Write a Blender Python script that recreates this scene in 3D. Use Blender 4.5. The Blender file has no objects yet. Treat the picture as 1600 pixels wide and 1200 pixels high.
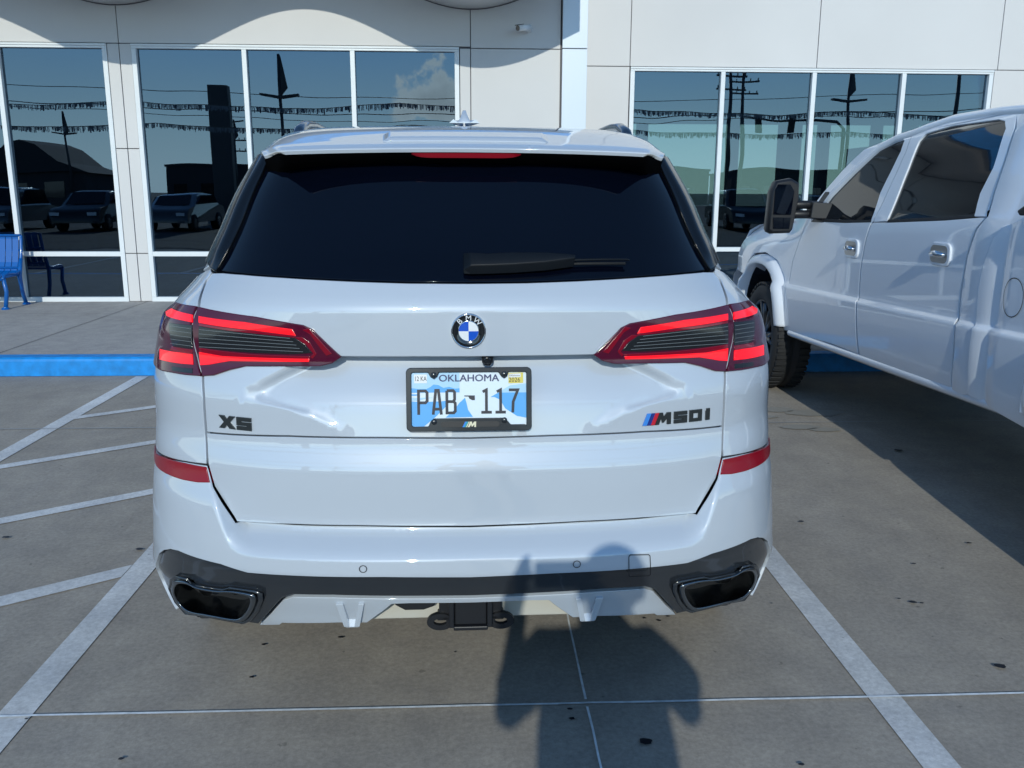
import bpy, bmesh, math, random, bisect
from mathutils import Vector, Matrix
from mathutils.geometry import delaunay_2d_cdt
random.seed(4)
R_ = math.radians
scn = bpy.context.scene
col = scn.collection

# ------------------------------------------------------------------ camera
F = 1371.0; PITCH = R_(12.4); YAW = R_(2.63); ROLL = R_(0.2); CAMH = 1.55
_cp, _sp, _cy, _sy = math.cos(PITCH), math.sin(PITCH), math.cos(YAW), math.sin(YAW)
c_f = Vector((_sy*_cp, _cy*_cp, -_sp)); _r = Vector((_cy, -_sy, 0)); _u = _r.cross(c_f)
c_r = math.cos(ROLL)*_r + math.sin(ROLL)*_u; c_u = -math.sin(ROLL)*_r + math.cos(ROLL)*_u
EYE = Vector((0, 0, CAMH))
cam_d = bpy.data.cameras.new('camera'); cam = bpy.data.objects.new('camera', cam_d); col.objects.link(cam)
m = Matrix((c_r, c_u, -c_f)).transposed().to_4x4(); m.translation = EYE
cam.matrix_world = m
cam_d.sensor_width = 36; cam_d.lens = F/1600*36; cam_d.clip_start = .05; cam_d.clip_end = 3000
scn.camera = cam

# ------------------------------------------------------------------ world, sun, exposure
SUN_EL, SUN_AZ = R_(24), R_(5)          # light travels +Y and a little to +X
wd = bpy.data.worlds.new('World'); scn.world = wd; wd.use_nodes = True
nt = wd.node_tree; N = nt.nodes; L = nt.links; N.clear()
out = N.new('ShaderNodeOutputWorld'); bg = N.new('ShaderNodeBackground'); sky = N.new('ShaderNodeTexSky')
sky.sky_type = 'NISHITA'; sky.sun_disc = False; sky.sun_elevation = SUN_EL
sky.sun_rotation = R_(180)+SUN_AZ; sky.air_density = 1.0; sky.dust_density = 0.0; sky.ozone_density = 5.0
bg.inputs['Strength'].default_value = .15
tc = N.new('ShaderNodeTexCoord'); sep = N.new('ShaderNodeSeparateXYZ'); L.new(tc.outputs['Generated'], sep.inputs[0])
# pale haze low over the horizon
bw = N.new('ShaderNodeRGBToBW'); L.new(sky.outputs[0], bw.inputs[0])
hz_ = N.new('ShaderNodeVectorMath'); hz_.operation = 'SCALE'; hz_.inputs[0].default_value = (.82, .98, 1.08); L.new(bw.outputs[0], hz_.inputs['Scale'])
hf = N.new('ShaderNodeMapRange'); hf.interpolation_type = 'SMOOTHSTEP'; hf.inputs['From Min'].default_value = .0; hf.inputs['From Max'].default_value = .22
hf.inputs['To Min'].default_value = .85; hf.inputs['To Max'].default_value = 0; L.new(sep.outputs['Z'], hf.inputs[0])
mh = N.new('ShaderNodeMix'); mh.data_type = 'RGBA'; L.new(hf.outputs[0], mh.inputs['Factor']); L.new(sky.outputs[0], mh.inputs[6]); L.new(hz_.outputs[0], mh.inputs[7])
# one small cumulus bank low in the south
def M_(op, a, b=None, c=None):
    n_ = N.new('ShaderNodeMath'); n_.operation = op
    for i, v in enumerate((a, b, c)):
        if v is None: continue
        if isinstance(v, (int, float)): n_.inputs[i].default_value = v
        else: L.new(v, n_.inputs[i])
    return n_.outputs[0]
nz = N.new('ShaderNodeTexNoise'); nz.inputs['Scale'].default_value = 26; nz.inputs['Detail'].default_value = 9; nz.inputs['Roughness'].default_value = .6; L.new(tc.outputs['Generated'], nz.inputs['Vector'])
ex_ = M_('DIVIDE', M_('SUBTRACT', sep.outputs['X'], -.030), .072); ez_ = M_('DIVIDE', M_('SUBTRACT', sep.outputs['Z'], .098), .036)
blob = M_('SUBTRACT', 1.0, M_('SQRT', M_('ADD', M_('MULTIPLY', ex_, ex_), M_('MULTIPLY', ez_, ez_))))
den = M_('ADD', M_('MULTIPLY', blob, .55), M_('MULTIPLY', M_('SUBTRACT', nz.outputs['Fac'], .5), 1.5))
rp = N.new('ShaderNodeMapRange'); rp.interpolation_type = 'SMOOTHSTEP'; rp.inputs['From Min'].default_value = .03; rp.inputs['From Max'].default_value = .17; L.new(den, rp.inputs[0])
south = M_('LESS_THAN', sep.outputs['Y'], 0.0); flatb = M_('GREATER_THAN', sep.outputs['Z'], .074)
mask = M_('MULTIPLY', M_('MULTIPLY', rp.outputs[0], south), M_('MULTIPLY', flatb, .85))
shade_ = N.new('ShaderNodeMapRange'); shade_.inputs['From Min'].default_value = .1; shade_.inputs['From Max'].default_value = .75; shade_.inputs['To Min'].default_value = 11; shade_.inputs['To Max'].default_value = 6.5; L.new(den, shade_.inputs[0])
cc_ = N.new('ShaderNodeVectorMath'); cc_.operation = 'SCALE'; cc_.inputs[0].default_value = (1, .97, .93); L.new(shade_.outputs[0], cc_.inputs['Scale'])
mx = N.new('ShaderNodeMix'); mx.data_type = 'RGBA'; L.new(mask, mx.inputs['Factor']); L.new(mh.outputs[2], mx.inputs[6]); L.new(cc_.outputs[0], mx.inputs[7])
L.new(mx.outputs[2], bg.inputs[0]); L.new(bg.outputs[0], out.inputs[0])
sd = bpy.data.lights.new('sun', 'SUN'); sd.energy = 2.0; sd.angle = R_(.5); sd.color = (1, .97, .92)
sun = bpy.data.objects.new('sun', sd); col.objects.link(sun)
tr = Vector((math.sin(SUN_AZ)*math.cos(SUN_EL), math.cos(SUN_AZ)*math.cos(SUN_EL), -math.sin(SUN_EL)))
sun.rotation_euler = tr.to_track_quat('-Z', 'Y').to_euler(); sun.location = (-3, -20, 12)
vs = scn.view_settings
vs.view_transform = 'Standard'; vs.look = 'None'; vs.gamma = 1; vs.exposure = .33; vs.use_curve_mapping = False
try:
    vs.use_white_balance = True; vs.white_balance_temperature = 6600; vs.white_balance_tint = 2
except Exception: pass
scn.cycles.max_bounces = 8; scn.cycles.transparent_max_bounces = 8
scn.cycles.sample_clamp_indirect = 6

# ------------------------------------------------------------------ materials
def mat(name, base, rough=.5, metal=0, coat=0, coat_r=.03, emit=None, es=0, spec=.5, noise=None, bump=None, ior=None):
    m = bpy.data.materials.new(name); m.use_nodes = True; n = m.node_tree.nodes; l = m.node_tree.links
    p = n['Principled BSDF']; p.inputs['Base Color'].default_value = (*base, 1); p.inputs['Roughness'].default_value = rough
    p.inputs['Metallic'].default_value = metal; p.inputs['Coat Weight'].default_value = coat; p.inputs['Coat Roughness'].default_value = coat_r
    p.inputs['Specular IOR Level'].default_value = spec
    if ior: p.inputs['IOR'].default_value = ior
    if emit: p.inputs['Emission Color'].default_value = (*emit, 1); p.inputs['Emission Strength'].default_value = es
    if noise:   # (scale, amount)
        t = n.new('ShaderNodeTexCoord'); z = n.new('ShaderNodeTexNoise'); z.inputs['Scale'].default_value = noise[0]; z.inputs['Detail'].default_value = 6
        l.new(t.outputs['Object'], z.inputs['Vector'])
        r = n.new('ShaderNodeValToRGB'); a = noise[1]
        r.color_ramp.elements[0].position = .3; r.color_ramp.elements[1].position = .7
        r.color_ramp.elements[0].color = (*[c*(1-a) for c in base], 1); r.color_ramp.elements[1].color = (*[min(1, c*(1+a)) for c in base], 1)
        l.new(z.outputs['Fac'], r.inputs[0]); l.new(r.outputs[0], p.inputs['Base Color'])
    if bump:    # (scale, strength, distance)
        t = n.new('ShaderNodeTexCoord'); z = n.new('ShaderNodeTexNoise'); z.inputs['Scale'].default_value = bump[0]; z.inputs['Detail'].default_value = 4
        l.new(t.outputs['Object'], z.inputs['Vector'])
        b = n.new('ShaderNodeBump'); b.inputs['Strength'].default_value = bump[1]; b.inputs['Distance'].default_value = bump[2]
        l.new(z.outputs['Fac'], b.inputs['Height']); l.new(b.outputs[0], p.inputs['Normal'])
    return m
M = {}
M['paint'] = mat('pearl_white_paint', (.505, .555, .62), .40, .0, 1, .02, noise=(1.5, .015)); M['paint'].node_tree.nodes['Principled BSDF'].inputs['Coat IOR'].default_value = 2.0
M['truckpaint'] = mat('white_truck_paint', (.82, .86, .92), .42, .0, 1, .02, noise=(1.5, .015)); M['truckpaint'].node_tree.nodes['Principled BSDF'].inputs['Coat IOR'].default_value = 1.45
M['gloss'] = mat('gloss_black', (.010, .012, .015), .12, 0, 1, .03)
M['insert'] = mat('dark_gloss_trim', (.022, .026, .032), .22, 0, .8, .05)
M['glass'] = mat('privacy_glass', (.001, .002, .006), .03, 0, 0, spec=.33)
M['tglass'] = mat('dark_side_glass', (.008, .010, .013), .03, 0, 0, .02, spec=.55)
M['rubber'] = mat('rubber', (.018, .019, .021), .75, bump=(60, .2, .003))
M['plastic'] = mat('black_plastic', (.009, .010, .013), .45); M['hole_shade'] = mat('exhaust_hole_shade', (.014, .015, .017), .8); M['nightcar'] = mat('black_car_paint', (.012, .014, .017), .35, 0, .3); M['black'] = mat('dead_black', (.0015, .0015, .002), .9, spec=.05)  # exhaust hole tone holds painted shade; the last one is a plain near-black
M['wiper'] = mat('wiper_plastic', (.003, .005, .008), .5, spec=.3)
M['chrome'] = mat('chrome', (.75, .77, .8), .08, 1)
M['steel'] = mat('brushed_steel', (.42, .43, .45), .28, 1)
M['darkchrome'] = mat('dark_chrome', (.24, .26, .28), .2, 1)
M['rim'] = mat('alloy', (.35, .36, .38), .25, 1); M['darkalloy'] = mat('dark_alloy', (.10, .105, .115), .3, 1)
M['lens'] = mat('dark_red_lens', (.075, .004, .022), .12, 0, .35, .03)
M['smoke'] = mat('smoked_lens', (.014, .016, .019), .15, 0, .4, .03)
M['lampred'] = mat('lit_red_lamp', (.35, .0, .004), .3, 0, .5, .02, emit=(1, .0, .012), es=.80)
M['deepred'] = mat('deep_red_lamp', (.14, .0, .012), .15, 0, 1, .02, emit=(1, .0, .04), es=.05)
M['reflred'] = mat('reflector_red', (.26, .0, .010), .3, 0, .15, .1, bump=(250, .15, .001))
M['fingloss'] = mat('fin_black', (.003, .004, .006), .15, spec=.3); M['line'] = mat('light_line', (.17, .19, .20), .3)
M['badge'] = mat('dark_badge', (.05, .058, .062), .3, .6, .5)
M['blue'] = mat('blue_enamel', (.01, .09, .55), .25, 0, 1)
M['lblue'] = mat('light_blue_enamel', (.05, .25, .75), .25, 0, 1)
M['dblue'] = mat('dark_blue_enamel', (.01, .03, .22), .25, 0, 1)
M['red'] = mat('red_enamel', (.55, .01, .03), .25, 0, 1)
M['white'] = mat('white_enamel', (.8, .82, .84), .3, 0, .6)
M['teal'] = mat('teal_enamel', (.02, .32, .38), .3)
M['cream'] = mat('cream_enamel', (.75, .7, .5), .35)
M['plateb'] = mat('plate_blue', (.10, .40, .82), .35, 0, .3)
M['platem'] = mat('plate_pale_blue', (.42, .66, .88), .35, 0, .3)
M['platew'] = mat('plate_white', (.72, .82, .90), .35, 0, .3)
M['ink'] = mat('plate_ink', (.012, .014, .028), .4)
M['frameblk'] = mat('plate_frame_black', (.014, .018, .024), .28, 0, .4, .1)
M['yellow'] = mat('yellow_sticker', (.72, .60, .12), .5)
M['stucco'] = mat('cream_wall_panel', (.665, .65, .635), .75, noise=(.5, .05), bump=(90, .08, .004))
M['metalpanel'] = mat('white_metal_panel', (.66, .72, .78), .35, .1, .3, .1)
M['joint'] = mat('panel_joint', (.12, .115, .13), .8)
M['frame'] = mat('white_window_frame', (.76, .79, .80), .35, noise=(3, .03))
M['curb'] = mat('blue_curb_paint', (.003, .24, .66), .55, noise=(11, .20), bump=(40, .25, .004))
M['bench'] = mat('blue_bench_coating', (.0, .10, .38), .35, 0, .4, .1)
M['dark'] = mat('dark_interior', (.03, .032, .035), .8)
M['darkfloor'] = mat('showroom_floor', (.10, .10, .10), .35)
M['pot'] = mat('grey_planter', (.22, .24, .24), .6)
M['leaf'] = mat('plant_leaf', (.03, .08, .03), .5)
M['skin'] = mat('skin', (.45, .27, .2), .5)
M['shirt'] = mat('grey_shirt', (.08, .09, .11), .85)
M['jeans'] = mat('denim', (.035, .05, .10), .9)
M['hair'] = mat('brown_hair', (.03, .018, .01), .7)
M['pole'] = mat('grey_pole', (.06, .065, .07), .5)
M['tinsel'] = mat('tinsel_strip', (.16, .18, .21), .35, .6)
M['farwall'] = mat('far_building', (.05, .052, .055), .85)
M['greypaint'] = mat('grey_car_paint', (.05, .06, .07), .3, 0, 1)
M['fin'] = mat('antenna_paint', (.34, .47, .70), .4, 0, 1)
M['spot'] = mat('black_spot', (.012, .013, .018), .5)

# car window glass of the building: a tinted reflective pane one can see through
def pane_mat(name='tinted_window_glass', tr=(.20, .24, .25)):
    m = bpy.data.materials.new(name); m.use_nodes = True; n = m.node_tree.nodes; l = m.node_tree.links; n.clear()
    o = n.new('ShaderNodeOutputMaterial'); mixn = n.new('ShaderNodeMixShader'); t = n.new('ShaderNodeBsdfTransparent'); g = n.new('ShaderNodeBsdfGlossy')
    t.inputs[0].default_value = (*tr, 1); g.inputs[0].default_value = (.52, .70, .90, 1); g.inputs['Roughness'].default_value = .0
    lw = n.new('ShaderNodeFresnel'); lw.inputs[0].default_value = 2.0
    mr = n.new('ShaderNodeMapRange'); mr.inputs['To Min'].default_value = .078; mr.inputs['To Max'].default_value = 1
    l.new(lw.outputs[0], mr.inputs[0]); l.new(mr.outputs[0], mixn.inputs[0]); l.new(t.outputs[0], mixn.inputs[1]); l.new(g.outputs[0], mixn.inputs[2])
    tcn = n.new('ShaderNodeTexCoord'); nz = n.new('ShaderNodeTexNoise'); nz.inputs['Scale'].default_value = .9; nz.inputs['Detail'].default_value = 1
    b = n.new('ShaderNodeBump'); b.inputs['Strength'].default_value = .10; b.inputs['Distance'].default_value = .02
    l.new(tcn.outputs['Object'], nz.inputs['Vector']); l.new(nz.outputs['Fac'], b.inputs['Height']); l.new(b.outputs[0], g.inputs['Normal'])
    l.new(mixn.outputs[0], o.inputs[0]); return m
M['pane'] = pane_mat(); M['pane2'] = pane_mat('light_tinted_glass', (.32, .40, .39))

def concrete(name, c1, c2, stain=.35, scale=1.0, lines=False):
    m = bpy.data.materials.new(name); m.use_nodes = True; n = m.node_tree.nodes; l = m.node_tree.links
    p = n['Principled BSDF']; p.inputs['Roughness'].default_value = .85; p.inputs['Specular IOR Level'].default_value = .3
    t = n.new('ShaderNodeTexCoord')
    def noise(s, d=6, r=.6, vec=None):
        z = n.new('ShaderNodeTexNoise'); z.inputs['Scale'].default_value = s; z.inputs['Detail'].default_value = d; z.inputs['Roughness'].default_value = r
        l.new(vec or t.outputs['Object'], z.inputs['Vector']); return z.outputs['Fac']
    def ramp(f, a, b, ca, cb):
        r = n.new('ShaderNodeValToRGB'); r.color_ramp.elements[0].position = a; r.color_ramp.elements[1].position = b
        r.color_ramp.elements[0].color = ca; r.color_ramp.elements[1].color = cb; l.new(f, r.inputs[0]); return r.outputs[0]
    def mul(a, b, f=1.0):
        x = n.new('ShaderNodeMix'); x.data_type = 'RGBA'; x.blend_type = 'MULTIPLY'; x.inputs['Factor'].default_value = f
        l.new(a, x.inputs[6]); l.new(b, x.inputs[7]); return x.outputs[2]
    base = ramp(noise(.55*scale, 8, .62), .32, .70, (*c1, 1), (*c2, 1))
    fine = ramp(noise(55*scale, 6, .8), .30, .70, (.72, .72, .72, 1), (1.18, 1.18, 1.18, 1))
    mid = ramp(noise(5*scale, 6, .7), .35, .65, (.88, .88, .89, 1), (1.08, 1.07, 1.05, 1))
    mp = n.new('ShaderNodeMapping'); mp.inputs['Scale'].default_value = (2.6, .6, 1); l.new(t.outputs['Object'], mp.inputs[0])
    streak = ramp(noise(1.1, 7, .7, mp.outputs[0]), .40, .62, (.93, .925, .92, 1), (1.03, 1.03, 1.03, 1))
    speck = ramp(noise(21*scale, 3, .5), .255, .29, (1-stain, 1-stain, 1-stain, 1), (1, 1, 1, 1))
    c = mul(mul(mul(mul(base, fine), mid), streak), speck)
    l.new(c, p.inputs['Base Color'])
    b = n.new('ShaderNodeBump'); b.inputs['Strength'].default_value = .35; b.inputs['Distance'].default_value = .003
    l.new(noise(110, 5, .8), b.inputs['Height']); l.new(b.outputs[0], p.inputs['Normal'])
    return m
M['lot'] = concrete('lot_concrete', (.342, .308, .266), (.392, .356, .311))
M['walk'] = concrete('sidewalk_concrete', (.39, .37, .355), (.44, .42, .405), .12, 1.4)
M['seal'] = mat('joint_sealant', (.75, .78, .80), .5, noise=(30, .2))
M['seal2'] = mat('old_joint', (.07, .07, .075), .8)
def stripe_mat():
    m = concrete('worn_white_paint', (.52, .53, .535), (.76, .77, .78), .4, 1.0)
    return m
M['stripe'] = stripe_mat()

# ------------------------------------------------------------------ object helpers
def link(o, parent=None):
    col.objects.link(o)
    if parent is not None: o.parent = parent
    return o
def tag(o, label=None, cat=None, group=None, kind=None):
    if label: o['label'] = label
    if cat: o['category'] = cat
    if group: o['group'] = group
    if kind: o['kind'] = kind
    return o
def thing(name, label, cat, loc=(0, 0, 0), rz=0, group=None):
    o = bpy.data.objects.new(name, None); o.empty_display_size = .1; o.location = loc; o.rotation_euler = (0, 0, rz); col.objects.link(o)
    return tag(o, label, cat, group)
def obj(name, bm, mt, parent=None, smooth=False, bevel=0, weld=True):
    me = bpy.data.meshes.new(name)
    if smooth:
        for f in bm.faces: f.smooth = True
    bm.to_mesh(me); bm.free()
    for x in (mt if isinstance(mt, (list, tuple)) else [mt]): me.materials.append(x)
    o = bpy.data.objects.new(name, me); link(o, parent)
    if bevel:
        b = o.modifiers.new('bevel', 'BEVEL'); b.width = bevel; b.segments = 2; b.limit_method = 'ANGLE'; b.angle_limit = R_(40)
    return o
def box(bm, x0, x1, y0, y1, z0, z1, mi=0):
    v = [bm.verts.new(p) for p in ((x0, y0, z0), (x1, y0, z0), (x1, y1, z0), (x0, y1, z0), (x0, y0, z1), (x1, y0, z1), (x1, y1, z1), (x0, y1, z1))]
    for q in ((0, 3, 2, 1), (4, 5, 6, 7), (0, 1, 5, 4), (1, 2, 6, 5), (2, 3, 7, 6), (3, 0, 4, 7)):
        f = bm.faces.new([v[i] for i in q]); f.material_index = mi
def hexa(bm, pts):
    v = [bm.verts.new(p) for p in pts]
    for q in ((0, 3, 2, 1), (4, 5, 6, 7), (0, 1, 5, 4), (1, 2, 6, 5), (2, 3, 7, 6), (3, 0, 4, 7)): bm.faces.new([v[i] for i in q])
def prism(bm, pts, y0, y1, plane='xz', mi=0):
    """closed outline pts extruded from y0 to y1 along the plane's normal"""
    f = {'xz': lambda a, b, c: (a, c, b), 'xy': lambda a, b, c: (a, b, c), 'yz': lambda a, b, c: (c, a, b)}[plane]
    A = [bm.verts.new(f(a, b, y0)) for a, b in pts]; B = [bm.verts.new(f(a, b, y1)) for a, b in pts]
    fs = [bm.faces.new(A), bm.faces.new(B[::-1])]
    n = len(pts)
    for i in range(n): fs.append(bm.faces.new((A[i], A[(i+1) % n], B[(i+1) % n], B[i])))
    for q in fs: q.material_index = mi
    bmesh.ops.recalc_face_normals(bm, faces=fs)
def tube(bm, pts, r, n=10, caps=True, flat=1.0):
    pts = [Vector(p) for p in pts]; rs = r if isinstance(r, (list, tuple)) else [r]*len(pts)
    rings = []; prev = None
    for i, p in enumerate(pts):
        t = (pts[min(i+1, len(pts)-1)]-pts[max(i-1, 0)]).normalized()
        a = prev if prev is not None else (Vector((0, 0, 1)) if abs(t.z) < .9 else Vector((1, 0, 0)))
        s = t.cross(a).normalized(); q = s.cross(t).normalized(); prev = q
        rings.append([bm.verts.new(p+rs[i]*(math.cos(k/n*2*math.pi)*s+flat*math.sin(k/n*2*math.pi)*q)) for k in range(n)])
    for a, b in zip(rings, rings[1:]):
        for k in range(n): bm.faces.new((a[k], a[(k+1) % n], b[(k+1) % n], b[k])).smooth = True
    if caps: bm.faces.new(rings[0][::-1]); bm.faces.new(rings[-1])
def lathe(bm, prof, n=32, axis='x', c=(0, 0, 0), mi=0, smooth=True, cap=True):
    """prof: list of (offset along axis, radius)"""
    rings = []
    for a, r in prof:
        ring = []
        for k in range(n):
            t = k/n*2*math.pi; p, q = r*math.cos(t), r*math.sin(t)
            v = {'x': (a, p, q), 'y': (p, a, q), 'z': (p, q, a)}[axis]
            ring.append(bm.verts.new((c[0]+v[0], c[1]+v[1], c[2]+v[2])))
        rings.append(ring)
    fs = []
    for a, b in zip(rings, rings[1:]):
        for k in range(n):
            f = bm.faces.new((a[k], a[(k+1) % n], b[(k+1) % n], b[k])); f.smooth = smooth; f.material_index = mi; fs.append(f)
    if cap and prof[0][1] > 1e-6: fs.append(bm.faces.new(rings[0]))
    if cap and prof[-1][1] > 1e-6: fs.append(bm.faces.new(rings[-1][::-1]))
    bmesh.ops.remove_doubles(bm, verts=[v for r in rings for v in r], dist=1e-6)
    return fs
def copy_tree(o, parent=None):
    c = o.copy(); col.objects.link(c)
    if parent is not None: c.parent = parent
    for ch in list(o.children): copy_tree(ch, c)
    return c

# ------------------------------------------------------------------ curved panels
def pchip(d):
    it = sorted(d.items()); xs = [a for a, b in it]; ys = [b for a, b in it]; n = len(xs)
    h = [xs[i+1]-xs[i] for i in range(n-1)]; s = [(ys[i+1]-ys[i])/h[i] for i in range(n-1)]; mm = [0]*n; mm[0] = s[0]; mm[-1] = s[-1]
    for i in range(1, n-1):
        if s[i-1]*s[i] > 0:
            w1 = 2*h[i]+h[i-1]; w2 = h[i]+2*h[i-1]; mm[i] = (w1+w2)/(w1/s[i-1]+w2/s[i])
    def f(x):
        if x <= xs[0]: return ys[0]+(x-xs[0])*mm[0]
        if x >= xs[-1]: return ys[-1]+(x-xs[-1])*mm[-1]
        i = bisect.bisect(xs, x)-1; i = min(i, n-2); t = (x-xs[i])/h[i]
        return (1+2*t)*(1-t)**2*ys[i]+t*(1-t)**2*h[i]*mm[i]+t*t*(3-2*t)*ys[i+1]-t*t*(1-t)*h[i]*mm[i+1]
    return f
def ss(a, b, x):
    t = max(0, min(1, (x-a)/(b-a))); return t*t*(3-2*t)
def project(p):
    d = Vector(p)-EYE; z = d.dot(c_f); return 800+F*d.dot(c_r)/z, 600-F*d.dot(c_u)/z
def inv(x, y, fn, guess):
    """surface coordinates of the point of surface fn measured at photo position (x, y)"""
    u, z = guess; best = None
    for _ in range(40):
        a, b = project(fn(u, z)); ex, ey = x-a, y-b; e0 = abs(ex)+abs(ey)
        if best is None or e0 < best[0]: best = (e0, u, z)
        if e0 < .02: break
        e = 1e-4; a1, b1 = project(fn(u+e, z)); a2, b2 = project(fn(u, z+e))
        j = ((a1-a)/e, (a2-a)/e, (b1-b)/e, (b2-b)/e); D_ = j[0]*j[3]-j[1]*j[2]
        if abs(D_) < 1e-6: break
        du = (ex*j[3]-ey*j[1])/D_; dz = (j[0]*ey-j[2]*ex)/D_; k = max(abs(du)/.06, abs(dz)/.06, 1); u += du/k; z += dz/k
    if best[0] > 3: print('INV off', x, y, best)
    return best[1], best[2]
def inset(poly, g):
    if not g: return poly
    n = len(poly); A = sum(poly[i][0]*poly[(i+1) % n][1]-poly[(i+1) % n][0]*poly[i][1] for i in range(n)); s = 1 if A > 0 else -1; o = []
    for i in range(n):
        p0 = Vector(poly[i-1]); p = Vector(poly[i]); p2 = Vector(poly[(i+1) % n])
        a = (p-p0); b = (p2-p)
        if a.length < 1e-7 or b.length < 1e-7: o.append(tuple(p)); continue
        a.normalize(); b.normalize(); na = Vector((-a.y, a.x))*s; nb = Vector((-b.y, b.x))*s
        k = na+nb; den = max(.35, 1+na.dot(nb)); o.append(tuple(p+k*(g/den)))
    return o
def inside(p, poly):
    x, y = p; c = False; j = len(poly)-1
    for i in range(len(poly)):
        xi, yi = poly[i]; xj, yj = poly[j]
        if (yi > y) != (yj > y) and x < (xj-xi)*(y-yi)/(yj-yi)+xi: c = not c
        j = i
    return c
def patch(name, mt, poly, fn, parent, off=0.0, th=.015, d=(.04, .02), gap=.002, flip=False, round_=.0022, label=None, lines=(), holes=()):
    """a panel of the curved surface fn(u, z) inside the outline poly, with rolled edges and real thickness"""
    poly = inset(poly, gap)
    n = len(poly); A = sum(poly[i][0]*poly[(i+1) % n][1]-poly[(i+1) % n][0]*poly[i][1] for i in range(n))
    if A < 0: poly = poly[::-1]
    dd = min(d)
    ring = []
    for i in range(n):
        a, b = Vector(poly[i]), Vector(poly[(i+1) % n]); k = max(1, int(math.ceil((b-a).length/(dd*1.0))))
        for q in range(k): ring.append(tuple(a+(b-a)*(q/k)))
    inner = inset(ring, round_) if round_ else ring
    xs = [p[0] for p in inner]; ys = [p[1] for p in inner]
    pts = list(inner); nr = len(inner)
    core = inset(ring, round_+dd*.42)
    extra = []; xe = []; near = set()
    def mark(p):
        for i in (-1, 0, 1):
            for j in (-1, 0, 1): near.add((int(math.floor(p[0]/d[0]*1.6))+i, int(math.floor(p[1]/d[1]*1.6))+j))
    for ln in lines:
        pv = None
        for a, b in zip(ln, ln[1:]):
            k = max(1, int(math.hypot(b[0]-a[0], b[1]-a[1])/(dd*.8)))
            for q in range(k+1):
                p = (a[0]+(b[0]-a[0])*q/k, a[1]+(b[1]-a[1])*q/k)
                if not inside(p, core): pv = None; continue
                if pv is not None and (abs(p[0]-extra[pv][0])+abs(p[1]-extra[pv][1])) < 1e-7: continue
                extra.append(p); mark(p)
                if pv is not None: xe.append((pv, len(extra)-1))
                pv = len(extra)-1
    for h_ in holes:
        s0 = len(extra); r_ = []
        for i in range(len(h_)):
            a, b = h_[i], h_[(i+1) % len(h_)]; k = max(1, int(math.hypot(b[0]-a[0], b[1]-a[1])/dd))
            for q in range(k): r_.append((a[0]+(b[0]-a[0])*q/k, a[1]+(b[1]-a[1])*q/k))
        extra += r_
        for p in r_: mark(p)
        xe += [(s0+i, s0+(i+1) % len(r_)) for i in range(len(r_))]
    y = min(ys)+d[1]*.5
    while y < max(ys):
        x = min(xs)+d[0]*.5
        while x < max(xs):
            if inside((x, y), core) and (int(math.floor(x/d[0]*1.6)), int(math.floor(y/d[1]*1.6))) not in near: pts.append((x, y))
            x += d[0]
        y += d[1]
    nb = len(pts); pts += extra
    V, E, Fc, ov, oe, of = delaunay_2d_cdt([Vector(p) for p in pts], [(a+nb, b+nb) for a, b in xe], [list(range(nr))], 1, 1e-6)
    if holes: Fc = [f for f in Fc if not any(inside(sum((V[i] for i in f), Vector((0, 0)))/len(f), h_) for h_ in holes)]
    def nrm(u, z):
        e = 5e-4; p = Vector(fn(u, z)); a = Vector(fn(u+e, z))-Vector(fn(u-e, z)); b = Vector(fn(u, z+e))-Vector(fn(u, z-e))
        q = a.cross(b)
        if flip: q = -q
        return q.normalized() if q.length > 1e-12 else Vector((0, -1, 0))
    co, no, faces = [], [], []
    for v in V:
        q = nrm(v.x, v.y); co.append(Vector(fn(v.x, v.y))+q*off); no.append(q)
    for f in Fc: faces.append(tuple(f) if not flip else tuple(f)[::-1])
    # map ring: find cdt index for each inner ring vertex
    idx = {}
    for i, o_ in enumerate(ov):
        for k in o_: idx[k] = i
    rid = [idx.get(k) for k in range(nr)]
    base = len(co)
    for k, p in enumerate(ring):
        q = nrm(*p); t0 = Vector(fn(*inner[k])); t1 = Vector(fn(*p)); o2 = (t1-t0)
        o2 = o2.normalized() if o2.length > 1e-9 else q
        co.append(t1+q*(off-round_*.8)); no.append((q*.5+o2).normalized())
        co.append(t1+q*(off-round_*.8)); no.append(o2)
        co.append(t1+q*(off-th)); no.append(o2)
    for k in range(nr):
        k2 = (k+1) % nr
        if rid[k] is None or rid[k2] is None: continue
        a, b = rid[k], rid[k2]
        q1 = (a, base+3*k, base+3*k2, b); q2 = (base+3*k+1, base+3*k+2, base+3*k2+2, base+3*k2+1)
        if a == b: q1 = None
        for q in (q1, q2):
            if q: faces.append(q if not flip else q[::-1])
    me = bpy.data.meshes.new(name); me.from_pydata([tuple(c) for c in co], [], faces); me.materials.append(mt)
    for p in me.polygons: p.use_smooth = True
    me.validate(clean_customdata=False)
    me.normals_split_custom_set_from_vertices([tuple(q) for q in no[:len(me.vertices)]])
    o = bpy.data.objects.new(name, me); link(o, parent)
    if label: o['label'] = label
    return o
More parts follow.
